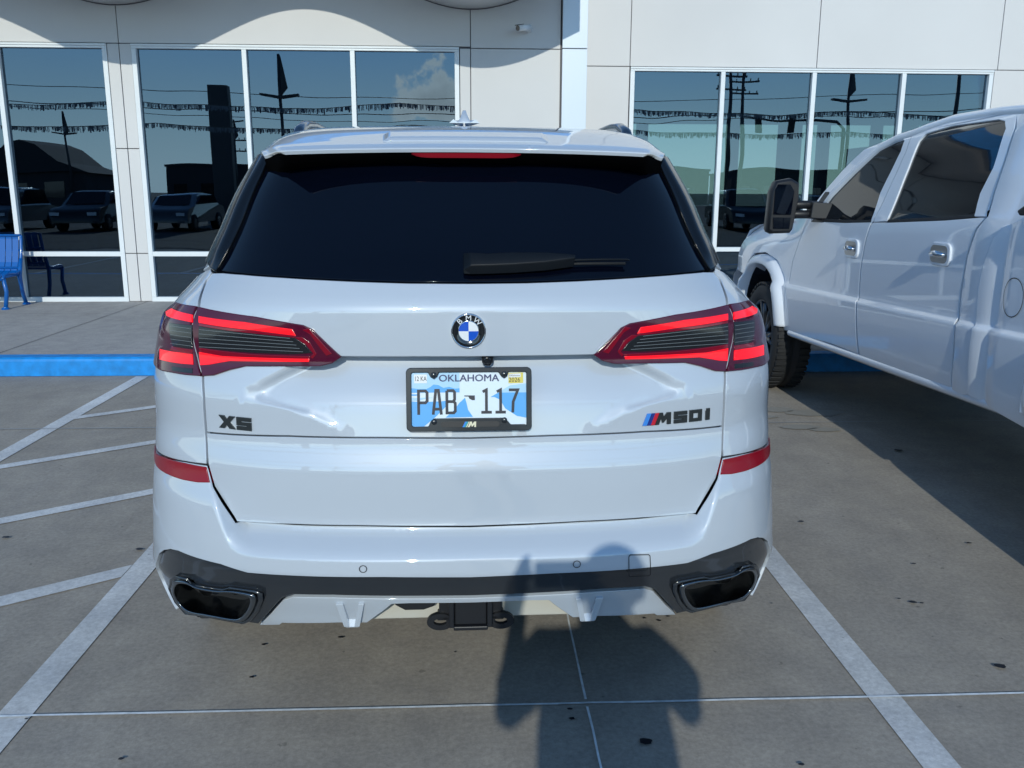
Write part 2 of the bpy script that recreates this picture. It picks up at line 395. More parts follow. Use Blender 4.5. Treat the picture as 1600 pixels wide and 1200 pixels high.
def text_bm(s, size, xs=1.0, th=.002, plane_y=0, shear=0, bold=0):
    """letters of the built-in font as a bmesh in the xz plane, centred"""
    cu = bpy.data.curves.new('t', 'FONT'); cu.body = s; cu.size = size; cu.align_x = 'CENTER'; cu.align_y = 'CENTER'; cu.extrude = th/2; cu.shear = shear; cu.offset = bold; cu.resolution_u = 3
    ob = bpy.data.objects.new('t', cu); col.objects.link(ob); dg = bpy.context.evaluated_depsgraph_get(); dg.update()
    me = bpy.data.meshes.new_from_object(ob.evaluated_get(dg)); bm = bmesh.new(); bm.from_mesh(me)
    bpy.data.objects.remove(ob); bpy.data.curves.remove(cu); bpy.data.meshes.remove(me)
    for v in bm.verts: x, y, z = v.co; v.co = (x*xs, plane_y-z, y)
    return bm
def ribbon(bm, pts, w, y, closed=False):
    """a pen stroke of width w with mitred corners in the xz plane at depth y"""
    n = len(pts); P = [Vector(p) for p in pts]; Lf, Rt = [], []
    for i in range(n):
        a = P[i]-P[i-1] if (i > 0 or closed) else P[1]-P[0]; b = P[(i+1) % n]-P[i] if (i < n-1 or closed) else P[-1]-P[-2]
        a.normalize(); b.normalize(); na = Vector((-a.y, a.x)); nb = Vector((-b.y, b.x)); k = (na+nb)/max(.4, 1+na.dot(nb))
        Lf.append(P[i]+k*w/2); Rt.append(P[i]-k*w/2)
    vl = [bm.verts.new((p.x, y, p.y)) for p in Lf]; vr = [bm.verts.new((p.x, y, p.y)) for p in Rt]
    for i in range(n if closed else n-1):
        j = (i+1) % n; bm.faces.new((vl[i], vr[i], vr[j], vl[j]))

# ================================================================== ground
def sheet(name, quads, z, mt, label=None):
    bm = bmesh.new()
    for q in quads: bm.faces.new([bm.verts.new((x, y, z)) for x, y in q])
    bmesh.ops.recalc_face_normals(bm, faces=bm.faces)
    for f in bm.faces:
        if f.normal.z < 0: f.normal_flip()
    o = obj(name, bm, mt); return tag(o, kind='structure')
CURB_Y = 7.45; SWZ = .16; WALL_Y = 11.35; RWALL_Y = 12.30
sheet('parking_lot', [((-700, -900), (700, -900), (700, 700), (-700, 700))], 0, M['lot'])
def darkening_ground():
    return concrete('reflection_darkening_ground', (.030, .031, .033), (.05, .05, .052), .2, 1.5)
sheet('street', [((-690, -890), (690, -890), (690, -.95), (-690, -.95))], .002, darkening_ground())  # dark ground added behind the camera so the window reflections come out dark
# raised pavement with a slightly rounded blue painted kerb
bm = bmesh.new(); box(bm, -40, 40, CURB_Y+.17, RWALL_Y+.3, .004, SWZ); o = obj('pavement', bm, M['walk']); tag(o, kind='structure')
bm = bmesh.new()
prof = [(CURB_Y, .004), (CURB_Y+.006, .13), (CURB_Y+.012, .148), (CURB_Y+.028, SWZ+.001), (CURB_Y+.17, SWZ+.001), (CURB_Y+.17, .004)]
prism(bm, prof, -40, 40, 'yz'); o = obj('kerb', bm, M['curb']); tag(o, kind='structure')
bm = bmesh.new()
def strip2(bm, x0, y0, x1, y1, w, z, wob=.0, seg=.12):
    n = max(1, int(math.hypot(x1-x0, y1-y0)/seg)) if wob else 1
    dx, dy = x1-x0, y1-y0; l = math.hypot(dx, dy); nx, ny = -dy/l, dx/l; pa = pb = None
    for i in range(n+1):
        t = i/n; e = random.uniform(-wob, wob); ww = w/2+random.uniform(0, wob*.6)
        a = bm.verts.new((x0+dx*t+nx*(e+ww), y0+dy*t+ny*(e+ww), z)); b = bm.verts.new((x0+dx*t+nx*(e-ww), y0+dy*t+ny*(e-ww), z))
        if pa:
            f = bm.faces.new((pa, pb, b, a)); f.normal_update()
            if f.normal.z < 0: f.normal_flip()
        pa, pb = a, b
# sealed pavement joints
strip2(bm, -30, 2.42, 30, 2.42, .0085, .009, .0014)
strip2(bm, .35, -.9, .345, 2.40, .006, .009, .0012); strip2(bm, .345, 2.44, .36, 5.70, .006, .009, .0012)
o = obj('joint_sealant', bm, M['seal']); tag(o, kind='structure')
bm = bmesh.new(); strip2(bm, -30, 5.73, -.0, 5.73, .010, .009, .001); strip2(bm, .0, 5.73, 30, 5.73, .008, .009, .001)
o = obj('far_joint_sealant', bm, mat('dusty_sealant', (.36, .36, .36), .7)); tag(o, kind='structure')
bm = bmesh.new()
for x0 in (-8.2, -4.1, .0, 4.1, 8.2): strip2(bm, x0, CURB_Y+.18, x0-.02, WALL_Y-.01, .007, SWZ+.004, .0008)
strip2(bm, -30, 10.2, -4.15, 10.2, .006, SWZ+.004, .0008); strip2(bm, -.05, 10.2, 30, 10.2, .006, SWZ+.004, .0008)
o = obj('pavement_joints', bm, M['seal2']); tag(o, kind='structure')
# parking stripes
st = []
def stripe(x0, y0, x1, y1, w):
    dx, dy = x1-x0, y1-y0; l = math.hypot(dx, dy); nx, ny = -dy/l*w/2, dx/l*w/2
    st.append(((x0+nx, y0+ny), (x1+nx, y1+ny), (x1-nx, y1-ny), (x0-nx, y0-ny)))
def vstripe(x, y0, y1, w=.105): stripe(x, y0, x, y1, w)
vstripe(-1.385, 1.75, 7.42); vstripe(1.285, 1.75, 7.42); vstripe(-2.80, 1.75, 7.42); vstripe(4.05, 1.75, 7.42); vstripe(-5.5, 1.75, 7.42); vstripe(-8.2, 1.75, 7.42)
o = sheet('parking_stripes', st, .004, M['stripe']); st = []
# hatched aisle between the bays
for c, w in ((6.555, .085), (5.40, .085), (4.235, .09), (3.07, .10), (1.9, .1)):
    f = lambda x: c+.70*(x+2)
    x0, x1 = -2.745, -1.44
    st.append(((x0, f(x0)+w*.6), (x1, f(x1)+w*.6), (x1, f(x1)-w*.6), (x0, f(x0)-w*.6)))
sheet('hatch_stripes', st, .0045, M['stripe'])
# gum, tar and oil spots on the concrete
bm = bmesh.new()
def blot(x, y, r, k=1.4, n=14):
    vs_ = []
    for i in range(n):
        t = i/n*2*math.pi; q = r*(1+random.uniform(-.22, .22)); vs_.append(bm.verts.new((x+k*q*math.cos(t), y+q*math.sin(t)*1.0, .0095)))
    bm.faces.new(vs_)
for x, y, r in ((1.75, 2.58, .014), (1.69, 3.05, .010), (1.72, 3.04, .006), (1.65, 3.08, .005), (1.87, 3.4, .006), (2.23, 3.61, .008), (1.57, 3.9, .010), (.49, 2.22, .014),
                (.29, 2.39, .006), (.29, 2.34, .007), (-.98, 2.2, .006), (-2.12, 3.84, .012), (-1.47, 3.68, .011), (-.72, 2.61, .006), (.9, 2.1, .006), (-.47, 2.86, .007),
                (-.73, 2.82, .006), (2.6, 5.05, .02), (.63, 2.96, .005), (.68, 2.94, .006), (.72, 2.97, .005), (.66, 3.0, .004)): blot(x, y, r)
for _ in range(30): blot(random.uniform(-3, 3.4), random.uniform(1.9, 7.2), random.uniform(.0015, .0042))
obj_ = obj('ground_spots', bm, M['spot']); tag(obj_, kind='structure')
# damp dark patches near the truck's front wheel
def damp_mat():
    m = bpy.data.materials.new('damp_concrete'); m.use_nodes = True; p = m.node_tree.nodes['Principled BSDF']; p.inputs['Base Color'].default_value = (.30, .285, .255, 1); p.inputs['Roughness'].default_value = .6; return m
bm = bmesh.new()
for x, y, r in ((2.05, 6.35, .05), (2.2, 6.1, .07), (2.45, 6.0, .09), (2.2, 5.62, .06), (2.35, 5.55, .05), (2.05, 5.9, .045)): 
    n = 22; vs_ = [bm.verts.new((x+2.2*r*(1+random.uniform(-.15, .15))*math.cos(i/n*6.2832), y+r*(1+random.uniform(-.15, .15))*math.sin(i/n*6.2832), .005)) for i in range(n)]; bm.faces.new(vs_)
tag(obj('damp_stains', bm, damp_mat()), kind='structure')

# ================================================================== building
B = thing('showroom_building', 'white panelled car showroom with wide tinted windows and a wavy canopy behind the two vehicles', 'building', (-3, WALL_Y+.2, SWZ))
def bpart(name, bm, mt, parent=None, **k):
    o = obj(name, bm, mt, parent or B, **k)
    if parent is None: o.location = -B.location
    return o
J = .005
def panels(name, rects, y0, y1, mt=None, bev=.003):
    """wall cladding: rects (x0, x1, z0, z1) separated by narrow open joints"""
    bm = bmesh.new()
    for x0, x1, z0, z1 in rects: box(bm, x0+J, x1-J, y0, y1, z0+J, z1-J)
    o = bpart(name, bm, mt or M['stucco'], bevel=bev); return o
PERIOD = 4.22
TOPZ = 6.4
Lp = [(-4.36, -4.215, .16, .767), (-4.215, -4.07, .16, .767), (-4.36, -4.215, .767, 2.044), (-4.215, -4.07, .767, 2.044), (-4.36, -4.215, 2.044, 3.265), (-4.215, -4.07, 2.044, 3.265),
      (-.135, 0, .16, 3.25), (0, 1.105, .16, 3.25), (-.135, 0, 3.25, 3.265), (0, 1.105, 3.25, TOPZ), (-4.215, 0, 3.265, TOPZ), (-8.44, -4.215, 3.265, TOPZ), (-13, -8.44, 3.265, TOPZ), (-8.58, -8.29, .16, 3.265)]
Lp[8] = (-.135, -.13, 3.25, 3.27); Lp.pop(8)
panels('wall_panels', Lp, WALL_Y, WALL_Y+.04)
bm = bmesh.new()
for x0, x1, z0, z1 in ((-4.36, -4.07, .16, 3.27), (-.135, 1.43, .16, TOPZ), (-13, -.13, 3.27, TOPZ), (-8.58, -8.29, .16, 3.27)): box(bm, x0, x1, WALL_Y+.032, WALL_Y+.3, z0, z1)
for x0, x1, z0, z1 in ((1.43, 2.135, .16, TOPZ), (2.14, 14, 3.19, TOPZ), (7.14, 14, .16, 3.19)): box(bm, x0, x1, RWALL_Y+.032, RWALL_Y+.3, z0, z1)
box(bm, 1.12, 1.42, WALL_Y+.302, RWALL_Y+.03, .16, TOPZ)
bpart('wall_backing', bm, M['joint'])
panels('pilaster', [(1.115, 1.43, .16, 3.25), (1.115, 1.43, 3.25, TOPZ)], WALL_Y-.07, WALL_Y+.02, M['metalpanel'])
bm = bmesh.new(); box(bm, 1.421, 1.43, WALL_Y+.03, RWALL_Y+.0, .16, TOPZ); bpart('return_wall', bm, M['stucco'])
panels('rear_wing_panels', [(1.43, 2.13, .16, 3.185), (1.43, 2.13, 3.185, TOPZ), (2.13, 4.67, 3.185, TOPZ), (4.67, 7.18, 3.185, TOPZ), (7.18, 9.7, 3.185, TOPZ), (7.14, 9.7, .16, 3.185), (9.7, 14, .16, 3.185), (9.7, 14, 3.185, TOPZ)], RWALL_Y, RWALL_Y+.04)
def window(x0, x1, y, ztop, mull, fw=.055, gl='pane'):
    z0, zr = .16, .76
    f = bmesh.new()
    xs = [x0+fw*.5]+list(mull)+[x1-fw*.5]
    for x in xs: box(f, x-fw/2, x+fw/2, y-.012, y+.09, z0+.058, ztop-.052)
    box(f, x0, x1, y-.012, y+.09, z0, z0+.057); box(f, x0, x1, y-.012, y+.09, ztop-.051, ztop-.026); box(f, x0, x1, y-.022, y+.09, ztop-.024, ztop)
    for a, b in zip(xs, xs[1:]): box(f, a+fw/2+.0005, b-fw/2-.0005, y-.009, y+.08, zr-.029, zr+.029)
    w = bpart('window', f, M['frame'], bevel=.0025)
    for a, b in zip(xs, xs[1:]):
        for za, zb in ((z0+.05, zr-.02), (zr+.02, ztop-.04)):
            g = bmesh.new(); box(g, a+.02, b-.02, y+.045, y+.052, za, zb)
            p = obj('pane', g, M[gl], w)
            t = random.uniform(-.0022, .0022)     # every pane sits a hair differently in its frame
            for v in p.data.vertices: v.co.y += (v.co.x-(a+b)/2)*t+(v.co.z-(za+zb)/2)*random.choice((-1, 1))*0
    return w
window(-4.07, -.14, WALL_Y, 3.26, (-2.735, -1.435)); window(-8.29, -4.36, WALL_Y, 3.26, (-6.98, -5.655)); window(-12.5, -8.58, WALL_Y, 3.26, (-11.2, -9.9))
window(2.14, 7.13, RWALL_Y, 3.18, (3.40, 4.65, 5.89), .058, 'pane2')
# wavy canopy: corrugated soffit that meets the wall in a wave and throws a wavy shadow on it
def cz(x): return 3.70+.325*(1-math.cos(2*math.pi*x/PERIOD))
bm = bmesh.new(); X0, X1 = -12.7, 1.20; n = 150; YF, YB = 9.90, WALL_Y-.001
rows = []
for i in range(n+1):
    x = X0+(X1-X0)*i/n; rows.append([bm.verts.new((x, yy, cz(x)+zz)) for yy, zz in ((YF, 0), (YB, 0), (YB, .16), (YF, .16))])
for a, b in zip(rows, rows[1:]):
    for k in range(4):
        f = bm.faces.new((a[k], a[(k+1) % 4], b[(k+1) % 4], b[k])); f.smooth = k in (0, 2)
bm.faces.new(rows[0]); bm.faces.new(rows[-1][::-1]); bmesh.ops.recalc_face_normals(bm, faces=bm.faces)
can = bpart('canopy', bm, M['stucco'])
bm = bmesh.new(); rows = []
for i in range(n+1):
    x = X0+(X1-X0)*i/n; rows.append([bm.verts.new((x, yy, cz(x)+zz)) for yy, zz in ((YF-.06, -.004), (YF-.002, -.004), (YF-.002, .42), (YF-.06, .42))])
for a, b in zip(rows, rows[1:]):
    for k in range(4): bm.faces.new((a[k], a[(k+1) % 4], b[(k+1) % 4], b[k]))
bm.faces.new(rows[0]); bm.faces.new(rows[-1][::-1]); bmesh.ops.recalc_face_normals(bm, faces=bm.faces)
o = obj('blue_trim', bm, M['curb'], can)
bm = bmesh.new(); rows = []
for i in range(n+1):
    x = X0+(X1-X0)*i/n; rows.append([bm.verts.new((x, yy, zz)) for yy, zz in ((YF-.04, cz(x)+.425), (YF+.15, cz(x)+.425), (YF+.15, 5.6), (YF-.04, 5.6))])
for a, b in zip(rows, rows[1:]):
    for k in range(4): bm.faces.new((a[k], a[(k+1) % 4], b[(k+1) % 4], b[k]))
bm.faces.new(rows[0]); bm.faces.new(rows[-1][::-1]); bmesh.ops.recalc_face_normals(bm, faces=bm.faces)
obj('fascia', bm, M['stucco'], can)
bm = bmesh.new()   # dark line drawn where the soffit meets the wall
pa = None
for i in range(n+1):
    x = X0+(X1-X0)*i/n; a = bm.verts.new((x, WALL_Y-.004, cz(x)-.012)); b = bm.verts.new((x, WALL_Y-.004, cz(x)+.006)); 
    if pa: bm.faces.new((pa[0], a, b, pa[1]))
    pa = (a, b)
obj('contact_line', bm, M['joint'], can)
# interior: dark rooms behind the tinted glass
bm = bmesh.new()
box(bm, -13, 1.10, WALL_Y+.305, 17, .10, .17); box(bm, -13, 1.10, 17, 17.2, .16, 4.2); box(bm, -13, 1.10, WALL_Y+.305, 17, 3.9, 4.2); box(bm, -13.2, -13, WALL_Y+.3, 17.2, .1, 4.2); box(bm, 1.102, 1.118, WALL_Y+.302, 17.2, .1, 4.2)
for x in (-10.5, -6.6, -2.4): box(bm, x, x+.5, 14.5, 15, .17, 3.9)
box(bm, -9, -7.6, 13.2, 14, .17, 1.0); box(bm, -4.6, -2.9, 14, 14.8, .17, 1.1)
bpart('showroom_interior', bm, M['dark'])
bm = bmesh.new()   # far room: back wall with openings to the daylight
y0 = 19; box(bm, 1.43, 14, RWALL_Y+.305, y0, .10, .17); box(bm, 1.43, 14, RWALL_Y+.305, y0+.2, 3.45, 3.7)
box(bm, 1.43, 14, y0, y0+.2, .17, 1.25); box(bm, 1.43, 14, y0, y0+.2, 2.95, 3.45)
for x in (1.43, 3.5, 5.45, 7.4, 9.3, 11.2, 13.4): box(bm, x, x+.22, y0, y0+.2, 1.25, 2.95)
box(bm, 5.05, 5.35, 14.5, 14.8, .17, 3.45)
# right side wall with high windows
box(bm, 8.0, 8.2, RWALL_Y+.305, y0, .17, 2.45); box(bm, 8.0, 8.2, RWALL_Y+.305, y0, 3.15, 3.45)
for y in (12.65, 13.9, 15.2, 16.5, 17.8): box(bm, 8.0, 8.2, y, y+.14, 2.45, 3.15)
bpart('rear_wing_interior', bm, M['dark'])
# planter with a plant seen through the glass, a desk beside it
t = thing('potted_plant', 'pale round planter with dark leafy plant behind the tinted glass near the bench', 'plant', (-5.05, 12.1, .17))
bm = bmesh.new(); lathe(bm, [(0, .18), (.02, .22), (.25, .33), (.42, .35), (.44, .33), (.42, .30), (.30, .28)], 32, 'z'); obj('pot', bm, M['pot'], t)
bm = bmesh.new()
for i in range(60):
    a = random.uniform(0, 6.28); l = random.uniform(.35, .8); t_ = random.uniform(.2, 1.1); h0 = .42
    d = Vector((math.cos(a), math.sin(a), 0)); s = Vector((-d.y, d.x, 0))*.03
    p = Vector((0, 0, h0+random.uniform(0, .5))); q = p+d*l*.5+Vector((0, 0, t_*.5)); r = q+d*l*.4+Vector((0, 0, -.05))
    v = [bm.verts.new(x) for x in (p-s*.3, p+s*.3, q+s, r, q-s)]; bm.faces.new(v)
obj('foliage', bm, M['leaf'], t)

# security camera on the wall
sc_ = thing('security_camera', 'small white bullet security camera fixed high on the shaded wall beside the pilaster', 'camera', (.66, WALL_Y, 3.50))
bm = bmesh.new(); lathe(bm, [(0, .045), (-.03, .045), (-.04, .03)], 20, 'y', (.05, 0, -.02)); tube(bm, [(.05, -.03, -.02), (.03, -.09, -.03)], .014); obj('bracket', bm, M['white'], sc_)
bm = bmesh.new()
dv = Vector((-.75, -.62, -.18)).normalized(); c0 = Vector((.06, -.07, -.01))
tube(bm, [c0, c0+dv*.20], .036, 18); obj('body', bm, M['white'], sc_)
bm = bmesh.new(); tube(bm, [c0+dv*.195, c0+dv*.206], .031, 18); tube(bm, [c0+dv*.12+Vector((0, 0, .040)), c0+dv*.235+Vector((0, 0, .036))], .02, 10, flat=.3); obj('lens', bm, M['gloss'], sc_)

# blue slatted bench by the window
bn = thing('metal_bench', 'blue slatted steel bench standing against the tinted window at the far left', 'bench', (-6.53, 10.85, SWZ))
def bprof(t):   # backrest top -> seat front, (y, z)
    P = [(.30, .84), (.30, .80), (.27, .66), (.23, .52), (.18, .42), (.08, .385), (-.10, .40), (-.20, .39), (-.24, .35)]
    k = t*(len(P)-1); i = min(int(k), len(P)-2); f = k-i; return (P[i][0]*(1-f)+P[i+1][0]*f, P[i][1]*(1-f)+P[i+1][1]*f)
bm = bmesh.new(); Lh = .98; ns = 25
for i in range(ns):
    x = -Lh+(i+.5)*2*Lh/ns; w = Lh/ns*.90; pr = None
    for k in range(25):
        y, z = bprof(k/24); c = [bm.verts.new(p) for p in ((x-w, y, z), (x+w, y, z), (x+w, y+.006, z-.004), (x-w, y+.006, z-.004))]
        if pr:
            for q in range(4): bm.faces.new((pr[q], pr[(q+1) % 4], c[(q+1) % 4], c[q]))
        pr = c
bmesh.ops.recalc_face_normals(bm, faces=bm.faces)
obj('slats', bm, M['bench'], bn, smooth=False)
bm = bmesh.new()
for tt in (0.0, .46, 1.0):
    y, z = bprof(tt); tube(bm, [(-Lh-.03, y, z), (Lh+.03, y, z)], .016, 10)
y, z = bprof(.25); tube(bm, [(-Lh-.03, y+.02, z), (Lh+.03, y+.02, z)], .014, 10)
obj('cross_rods', bm, M['bench'], bn)
for s in (-1, 1):
    bm = bmesh.new(); x = s*(Lh+.03)
    tube(bm, [(x, bprof(k/20)[0], bprof(k/20)[1]) for k in range(21)], .019, 10)
    tube(bm, [(x, .24, .56), (x, .16, .36), (x, .18, .18), (x, .24, .02)], [.024, .026, .024, .024], 10); tube(bm, [(x, -.22, .36), (x, -.18, .2), (x, -.24, .02)], .024, 10)
    tube(bm, [(x, .18, .38), (x, -.20, .38)], .018, 10)
    for yy in (.25, -.25): lathe(bm, [(0, .045), (.018, .042), (.03, .02)], 14, 'z', (x, yy, 0))
    obj('leg_frame', bm, M['bench'], bn)

# ================================================================== the street behind the photographer (mirrored in the glass)
def light_pole(x, y, h, arms, label, two=True):
    t = thing('light_pole', label, 'light pole', (x, y, 0), 0, 'parking lot light poles')
    bm = bmesh.new(); tube(bm, [(0, 0, 0), (0, 0, h)], [.13, .07], 12); obj('mast', bm, M['pole'], t)
    bm = bmesh.new(); lathe(bm, [(0, .3), (.6, .3), (.62, .28)], 20, 'z'); obj('footing', bm, M['walk'], t)
    for s in (-1, 1):
        b = bmesh.new(); hexa(b, [(0, -.12, arms), (s*1.0, -.2, arms+.14), (s*1.0, .2, arms+.14), (0, .12, arms), (0, -.12, arms+.14), (s*1.0, -.2, arms+.24), (s*1.0, .2, arms+.24), (0, .12, arms+.14)])
        bmesh.ops.recalc_face_normals(b, faces=b.faces); obj('lamp_head', b, M['pole'], t)
    b = bmesh.new(); prism(b, [(.05, h-2.0), (.42, h-1.6), (.10, h-.1), (.05, h)], -.02, .02); obj('banner', b, M['pole'], t)
light_pole(-9.8, -25, 8.3, 6.2, 'grey two-armed light pole reflected in the middle showroom pane')
light_pole(-34, -55, 7.9, 6.0, 'distant light pole reflected in the far left pane')
light_pole(21, -25, 8.6, 6.3, 'grey two-armed light pole reflected in the right wing window')
light_pole(-24, -70, 8.5, 8.2, 'thin far light pole reflected left of centre')
pl = thing('pylon_sign', 'tall blank dark pylon sign across the lot', 'sign', (-11.6, -20, 0)); bm = bmesh.new(); box(bm, -.45, .45, -.25, .25, 0, 6.2); obj('slab', bm, M['pole'], pl, bevel=.03)
bm = bmesh.new(); box(bm, -.7, .7, -.5, .5, 0, .25); obj('footing', bm, M['walk'], pl)
def garland(y, z, xa, xb, step, label):
    t = thing('tinsel_garland', label, 'garland', (xa, y, 0), 0, 'tinsel garlands strung over the lot')
    bm = bmesh.new(); w = bmesh.new(); x = 0; P = []
    span = 8.5
    while x < xb-xa:
        k = (x % span)/span; zz = z-.16*4*k*(1-k)
        P.append((x, 0, zz))
        l = random.uniform(.10, .20)
        if random.random() < .93:
            ww = random.uniform(.008, .026); d = random.uniform(-.02, .02)
            v = [bm.verts.new(p) for p in ((x-ww, 0, zz), (x+ww, 0, zz), (x+ww+d, 0, zz-l), (x-ww+d, 0, zz-l))]; bm.faces.new(v)
        x += step
    obj('streamers', bm, M['tinsel'], t); tube(w, P[::4], .012, 5); obj('line', w, M['pole'], t)
garland(-8, 4.42, -45, 45, .042, 'upper tinsel garland mirrored in the showroom glass'); garland(-9.5, 3.82, -45, 45, .042, 'lower tinsel garland mirrored in the showroom glass')
for y, z, lb in ((-16, 5.2, 'upper cable span over the street'), (-30, 7.2, 'lower cable span over the street'), (-31, 6.0, 'third cable span far down the street')):
    t = bmesh.new(); tube(t, [(x, y, z-.5*math.cos(x/14)) for x in range(-60, 61, 3)], .02, 5); tag(obj('overhead_cable', t, M['pole']), 'thin dark '+lb, 'cable', 'overhead cables')
for x, y, h, lb in ((16.5, -33, 9.5, 'nearer wooden utility pole with two crossarms'), (19.5, -40, 10, 'farther wooden utility pole behind it'), (33, -36, 11, 'utility pole with insulators far right'), (-21.5, -60, 6.6, 'small utility pole far left')):
    t = thing('utility_pole', lb, 'utility pole', (x, y, 0), 0, 'utility poles along the street'); bm = bmesh.new(); tube(bm, [(0, 0, 0), (0, 0, h)], [.18, .11], 10); obj('mast', bm, M['pole'], t)
    for dz in (.6, 1.5):
        bm = bmesh.new(); box(bm, -1.1, 1.1, -.06, .06, h-dz-.12, h-dz); 
        for k in (-1, -.5, .5, 1): tube(bm, [(k, 0, h-dz), (k, 0, h-dz+.18)], .04, 6)
        obj('crossarm', bm, M['pole'], t)
ts = thing('traffic_signal', 'dark traffic signal on a mast arm over the street', 'traffic light', (22, -28, 0)); bm = bmesh.new(); tube(bm, [(0, 0, 0), (0, 0, 5.2), (-.4, 0, 5.5), (-6, 0, 5.7)], [.13, .1, .08, .05], 10); obj('mast', bm, M['pole'], ts)
for x in (-5.2, -3.2):
    bm = bmesh.new(); box(bm, x-.18, x+.18, -.1, .1, 4.9, 5.9); obj('signal_head', bm, M['plastic'], ts, bevel=.03)
def far_building(x, y, w, d, h, lb, gable=0):
    t = thing('far_building', lb, 'building', (x, y, 0), 0, 'low buildings across the street')
    bm = bmesh.new(); box(bm, -w/2, w/2, -d/2, d/2, 0, h); obj('wall', bm, M['farwall'], t)
    bm = bmesh.new()
    if gable: prism(bm, [(-w/2-.4, h), (-w*.28, h+gable*.35), (-w*.12, h+gable*.9), (0, h+gable), (w*.12, h+gable*.85), (w*.3, h+gable*.3), (w/2+.4, h)], -d/2-.3, d/2+.3)
    else: box(bm, -w/2-.15, w/2+.15, -d/2-.15, d/2+.15, h+.001, h+.25)
    obj('roof', bm, M['farwall'], t)
    for k in range(int(w/3)):
        b = bmesh.new(); xx = -w/2+1.5+3*k; box(b, xx-.7, xx+.7, d/2, d/2+.05, .9, 2.2); obj('window', b, M['gloss'], t)
far_building(-38, -60, 10, 9, 3.0, 'dark low house with a rounded gable roof across the street', 2.6)
far_building(-62, -75, 26, 12, 3.4, 'long low flat roofed building at the far left across the street')
far_building(-23, -85, 22, 12, 4.2, 'flat roofed dark shop left of centre across the street'); far_building(-2, -90, 18, 12, 3.6, 'flat roofed dark shop straight across the street')
far_building(20, -95, 20, 12, 4.4, 'pale grey flat warehouse right of centre'); far_building(45, -90, 26, 12, 4.0, 'long flat roofed store at the far right across the street')
far_building(80, -90, 30, 12, 4.6, 'long dark hall at the far end of the street'); far_building(-95, -95, 30, 12, 5, 'wide dark hall at the far left end of the street')

# ================================================================== the white SUV
NE = 2.9; DR = .62
def _plan():
    o = [(0, 0, 0)]; l = 0; px = py = 0
    for i in range(1, 2001):
        t = i/2000*math.pi/2; x = math.sin(t)**(2/NE); y = DR*(1-math.cos(t)**(2/NE)); l += math.hypot(x-px, y-py); o.append((l, x, y)); px, py = x, y
    return o
_G = _plan(); LU = _G[-1][0]; _GL = [g[0] for g in _G]
def gk(u):
    a = abs(u); s = 1 if u >= 0 else -1
    if a >= LU: return s*1.0, (a-LU)/DR+1.0
    i = max(0, min(len(_G)-2, bisect.bisect(_GL, a)-1)); t = (a-_GL[i])/(_GL[i+1]-_GL[i])
    return s*(_G[i][1]*(1-t)+_G[i+1][1]*t), (_G[i][2]*(1-t)+_G[i+1][2]*t)/DR
Wz = pchip({.25: .90, .38: .940, .45: .952, .50: .955, .55: .946, .60: .938, .66: .934, .72: .931, .80: .927, .95: .924, 1.05: .917, 1.14: .902, 1.20: .880, 1.25: .838, 1.30: .790, 1.34: .764, 1.40: .741, 1.45: .722, 1.50: .706, 1.55: .686, 1.60: .661, 1.66: .630})
Dz = pchip({.25: .62, .8: .62, 1.1: .60, 1.3: .55, 1.66: .5})
Qz = pchip({.30: .10, .38: .075, .44: .055, .50: .03, .56: .01, .60: 0, .628: .002, .66: .02, .70: .045, .72: .050, .80: .050, .846: .050, .856: .052, .930: .0725, .938: .0730, 1.022: .0695, 1.034: .0715, 1.14: .099, 1.15: .099, 1.25: .100, 1.262: .101, 1.275: .106, 1.33: .150, 1.40: .215, 1.66: .40})
Qi = pchip({.55: .012, .58: .003, .60: 0, .632: .0006, .642: .006, .70: .073, .72: .070, .75: .059, .80: .050, .9: .07})
def SB(u, z, R=Qz):
    g, k = gk(u); x = Wz(z)*g; a = abs(u)
    if a > LU: x += math.copysign(ss(LU-.1, LU+.55, a)*(.055 if z < 1.15 else max(0, .055-(z-1.15)*.25)), u)
    return (x, (R(z) if not isinstance(R, float) else R)+Dz(z)*k, z)
def S_gate(u, z): return SB(u, z)
def S_mid(u, z):
    x, y, z = SB(u, z); a = abs(u)
    k = max(0, min(1, (z-.934)/.21)); edge = .36+.10*ss(.955, 1.01, z)+.16*ss(1.0, 1.035, z)-.16*ss(1.04, 1.14, z)
    y += .052*(k**1.08)*(1-ss(edge-.07, edge+.03, a))
    return (x, y, z)
def S_low(u, z):
    x, y, z = SB(u, z); f = 1-ss(.5, .72, abs(u)); y += f*(.004*ss(.82, .70, z)); return (x, y, z)
def S_bump(u, z):
    a = abs(u); o = SB(u, z); yo = {1: o[1]}[1]
    if z > .602 and a < LU:
        ul = .665+(z-.63)*.42; ug = min(ul-.012, .645+(z-.707)*.86); outer = o[1]-(Qz(z)-pchip_outer(z)); inner = o[1]-(Qz(z)-Qi(z)); f = max(0, min(1, (a-ug)/(ul-ug))); f = .6*f+.4*f*f*(3-2*f)
        return (o[0], inner*(1-f)+outer*f, z)
    return o
pchip_outer = pchip({.55: .012, .60: 0, .63: .0012, .68: .006, .75: .016, .80: .036, .83: .047, .86: .053, .9: .06})
SUVX, SUVY, SUVR = -.008, 2.08, R_(.8)
X5 = thing('suv', 'white suv seen from behind, parked in the middle bay with lit red tail lights', 'car', (SUVX, SUVY, 0), SUVR)
MX5 = Matrix.Translation((SUVX, SUVY, 0)) @ Matrix.Rotation(SUVR, 4, 'Z')
def W_(fn): return lambda u, z: MX5 @ Vector(fn(u, z))
def at(pts, fn=SB):
    return [p if p[0] < 20 and p[1] < 20 else inv(p[0], p[1], W_(fn), ((p[0]-733)/560, 1.55-(p[1]-298)*.0017)) for p in pts]
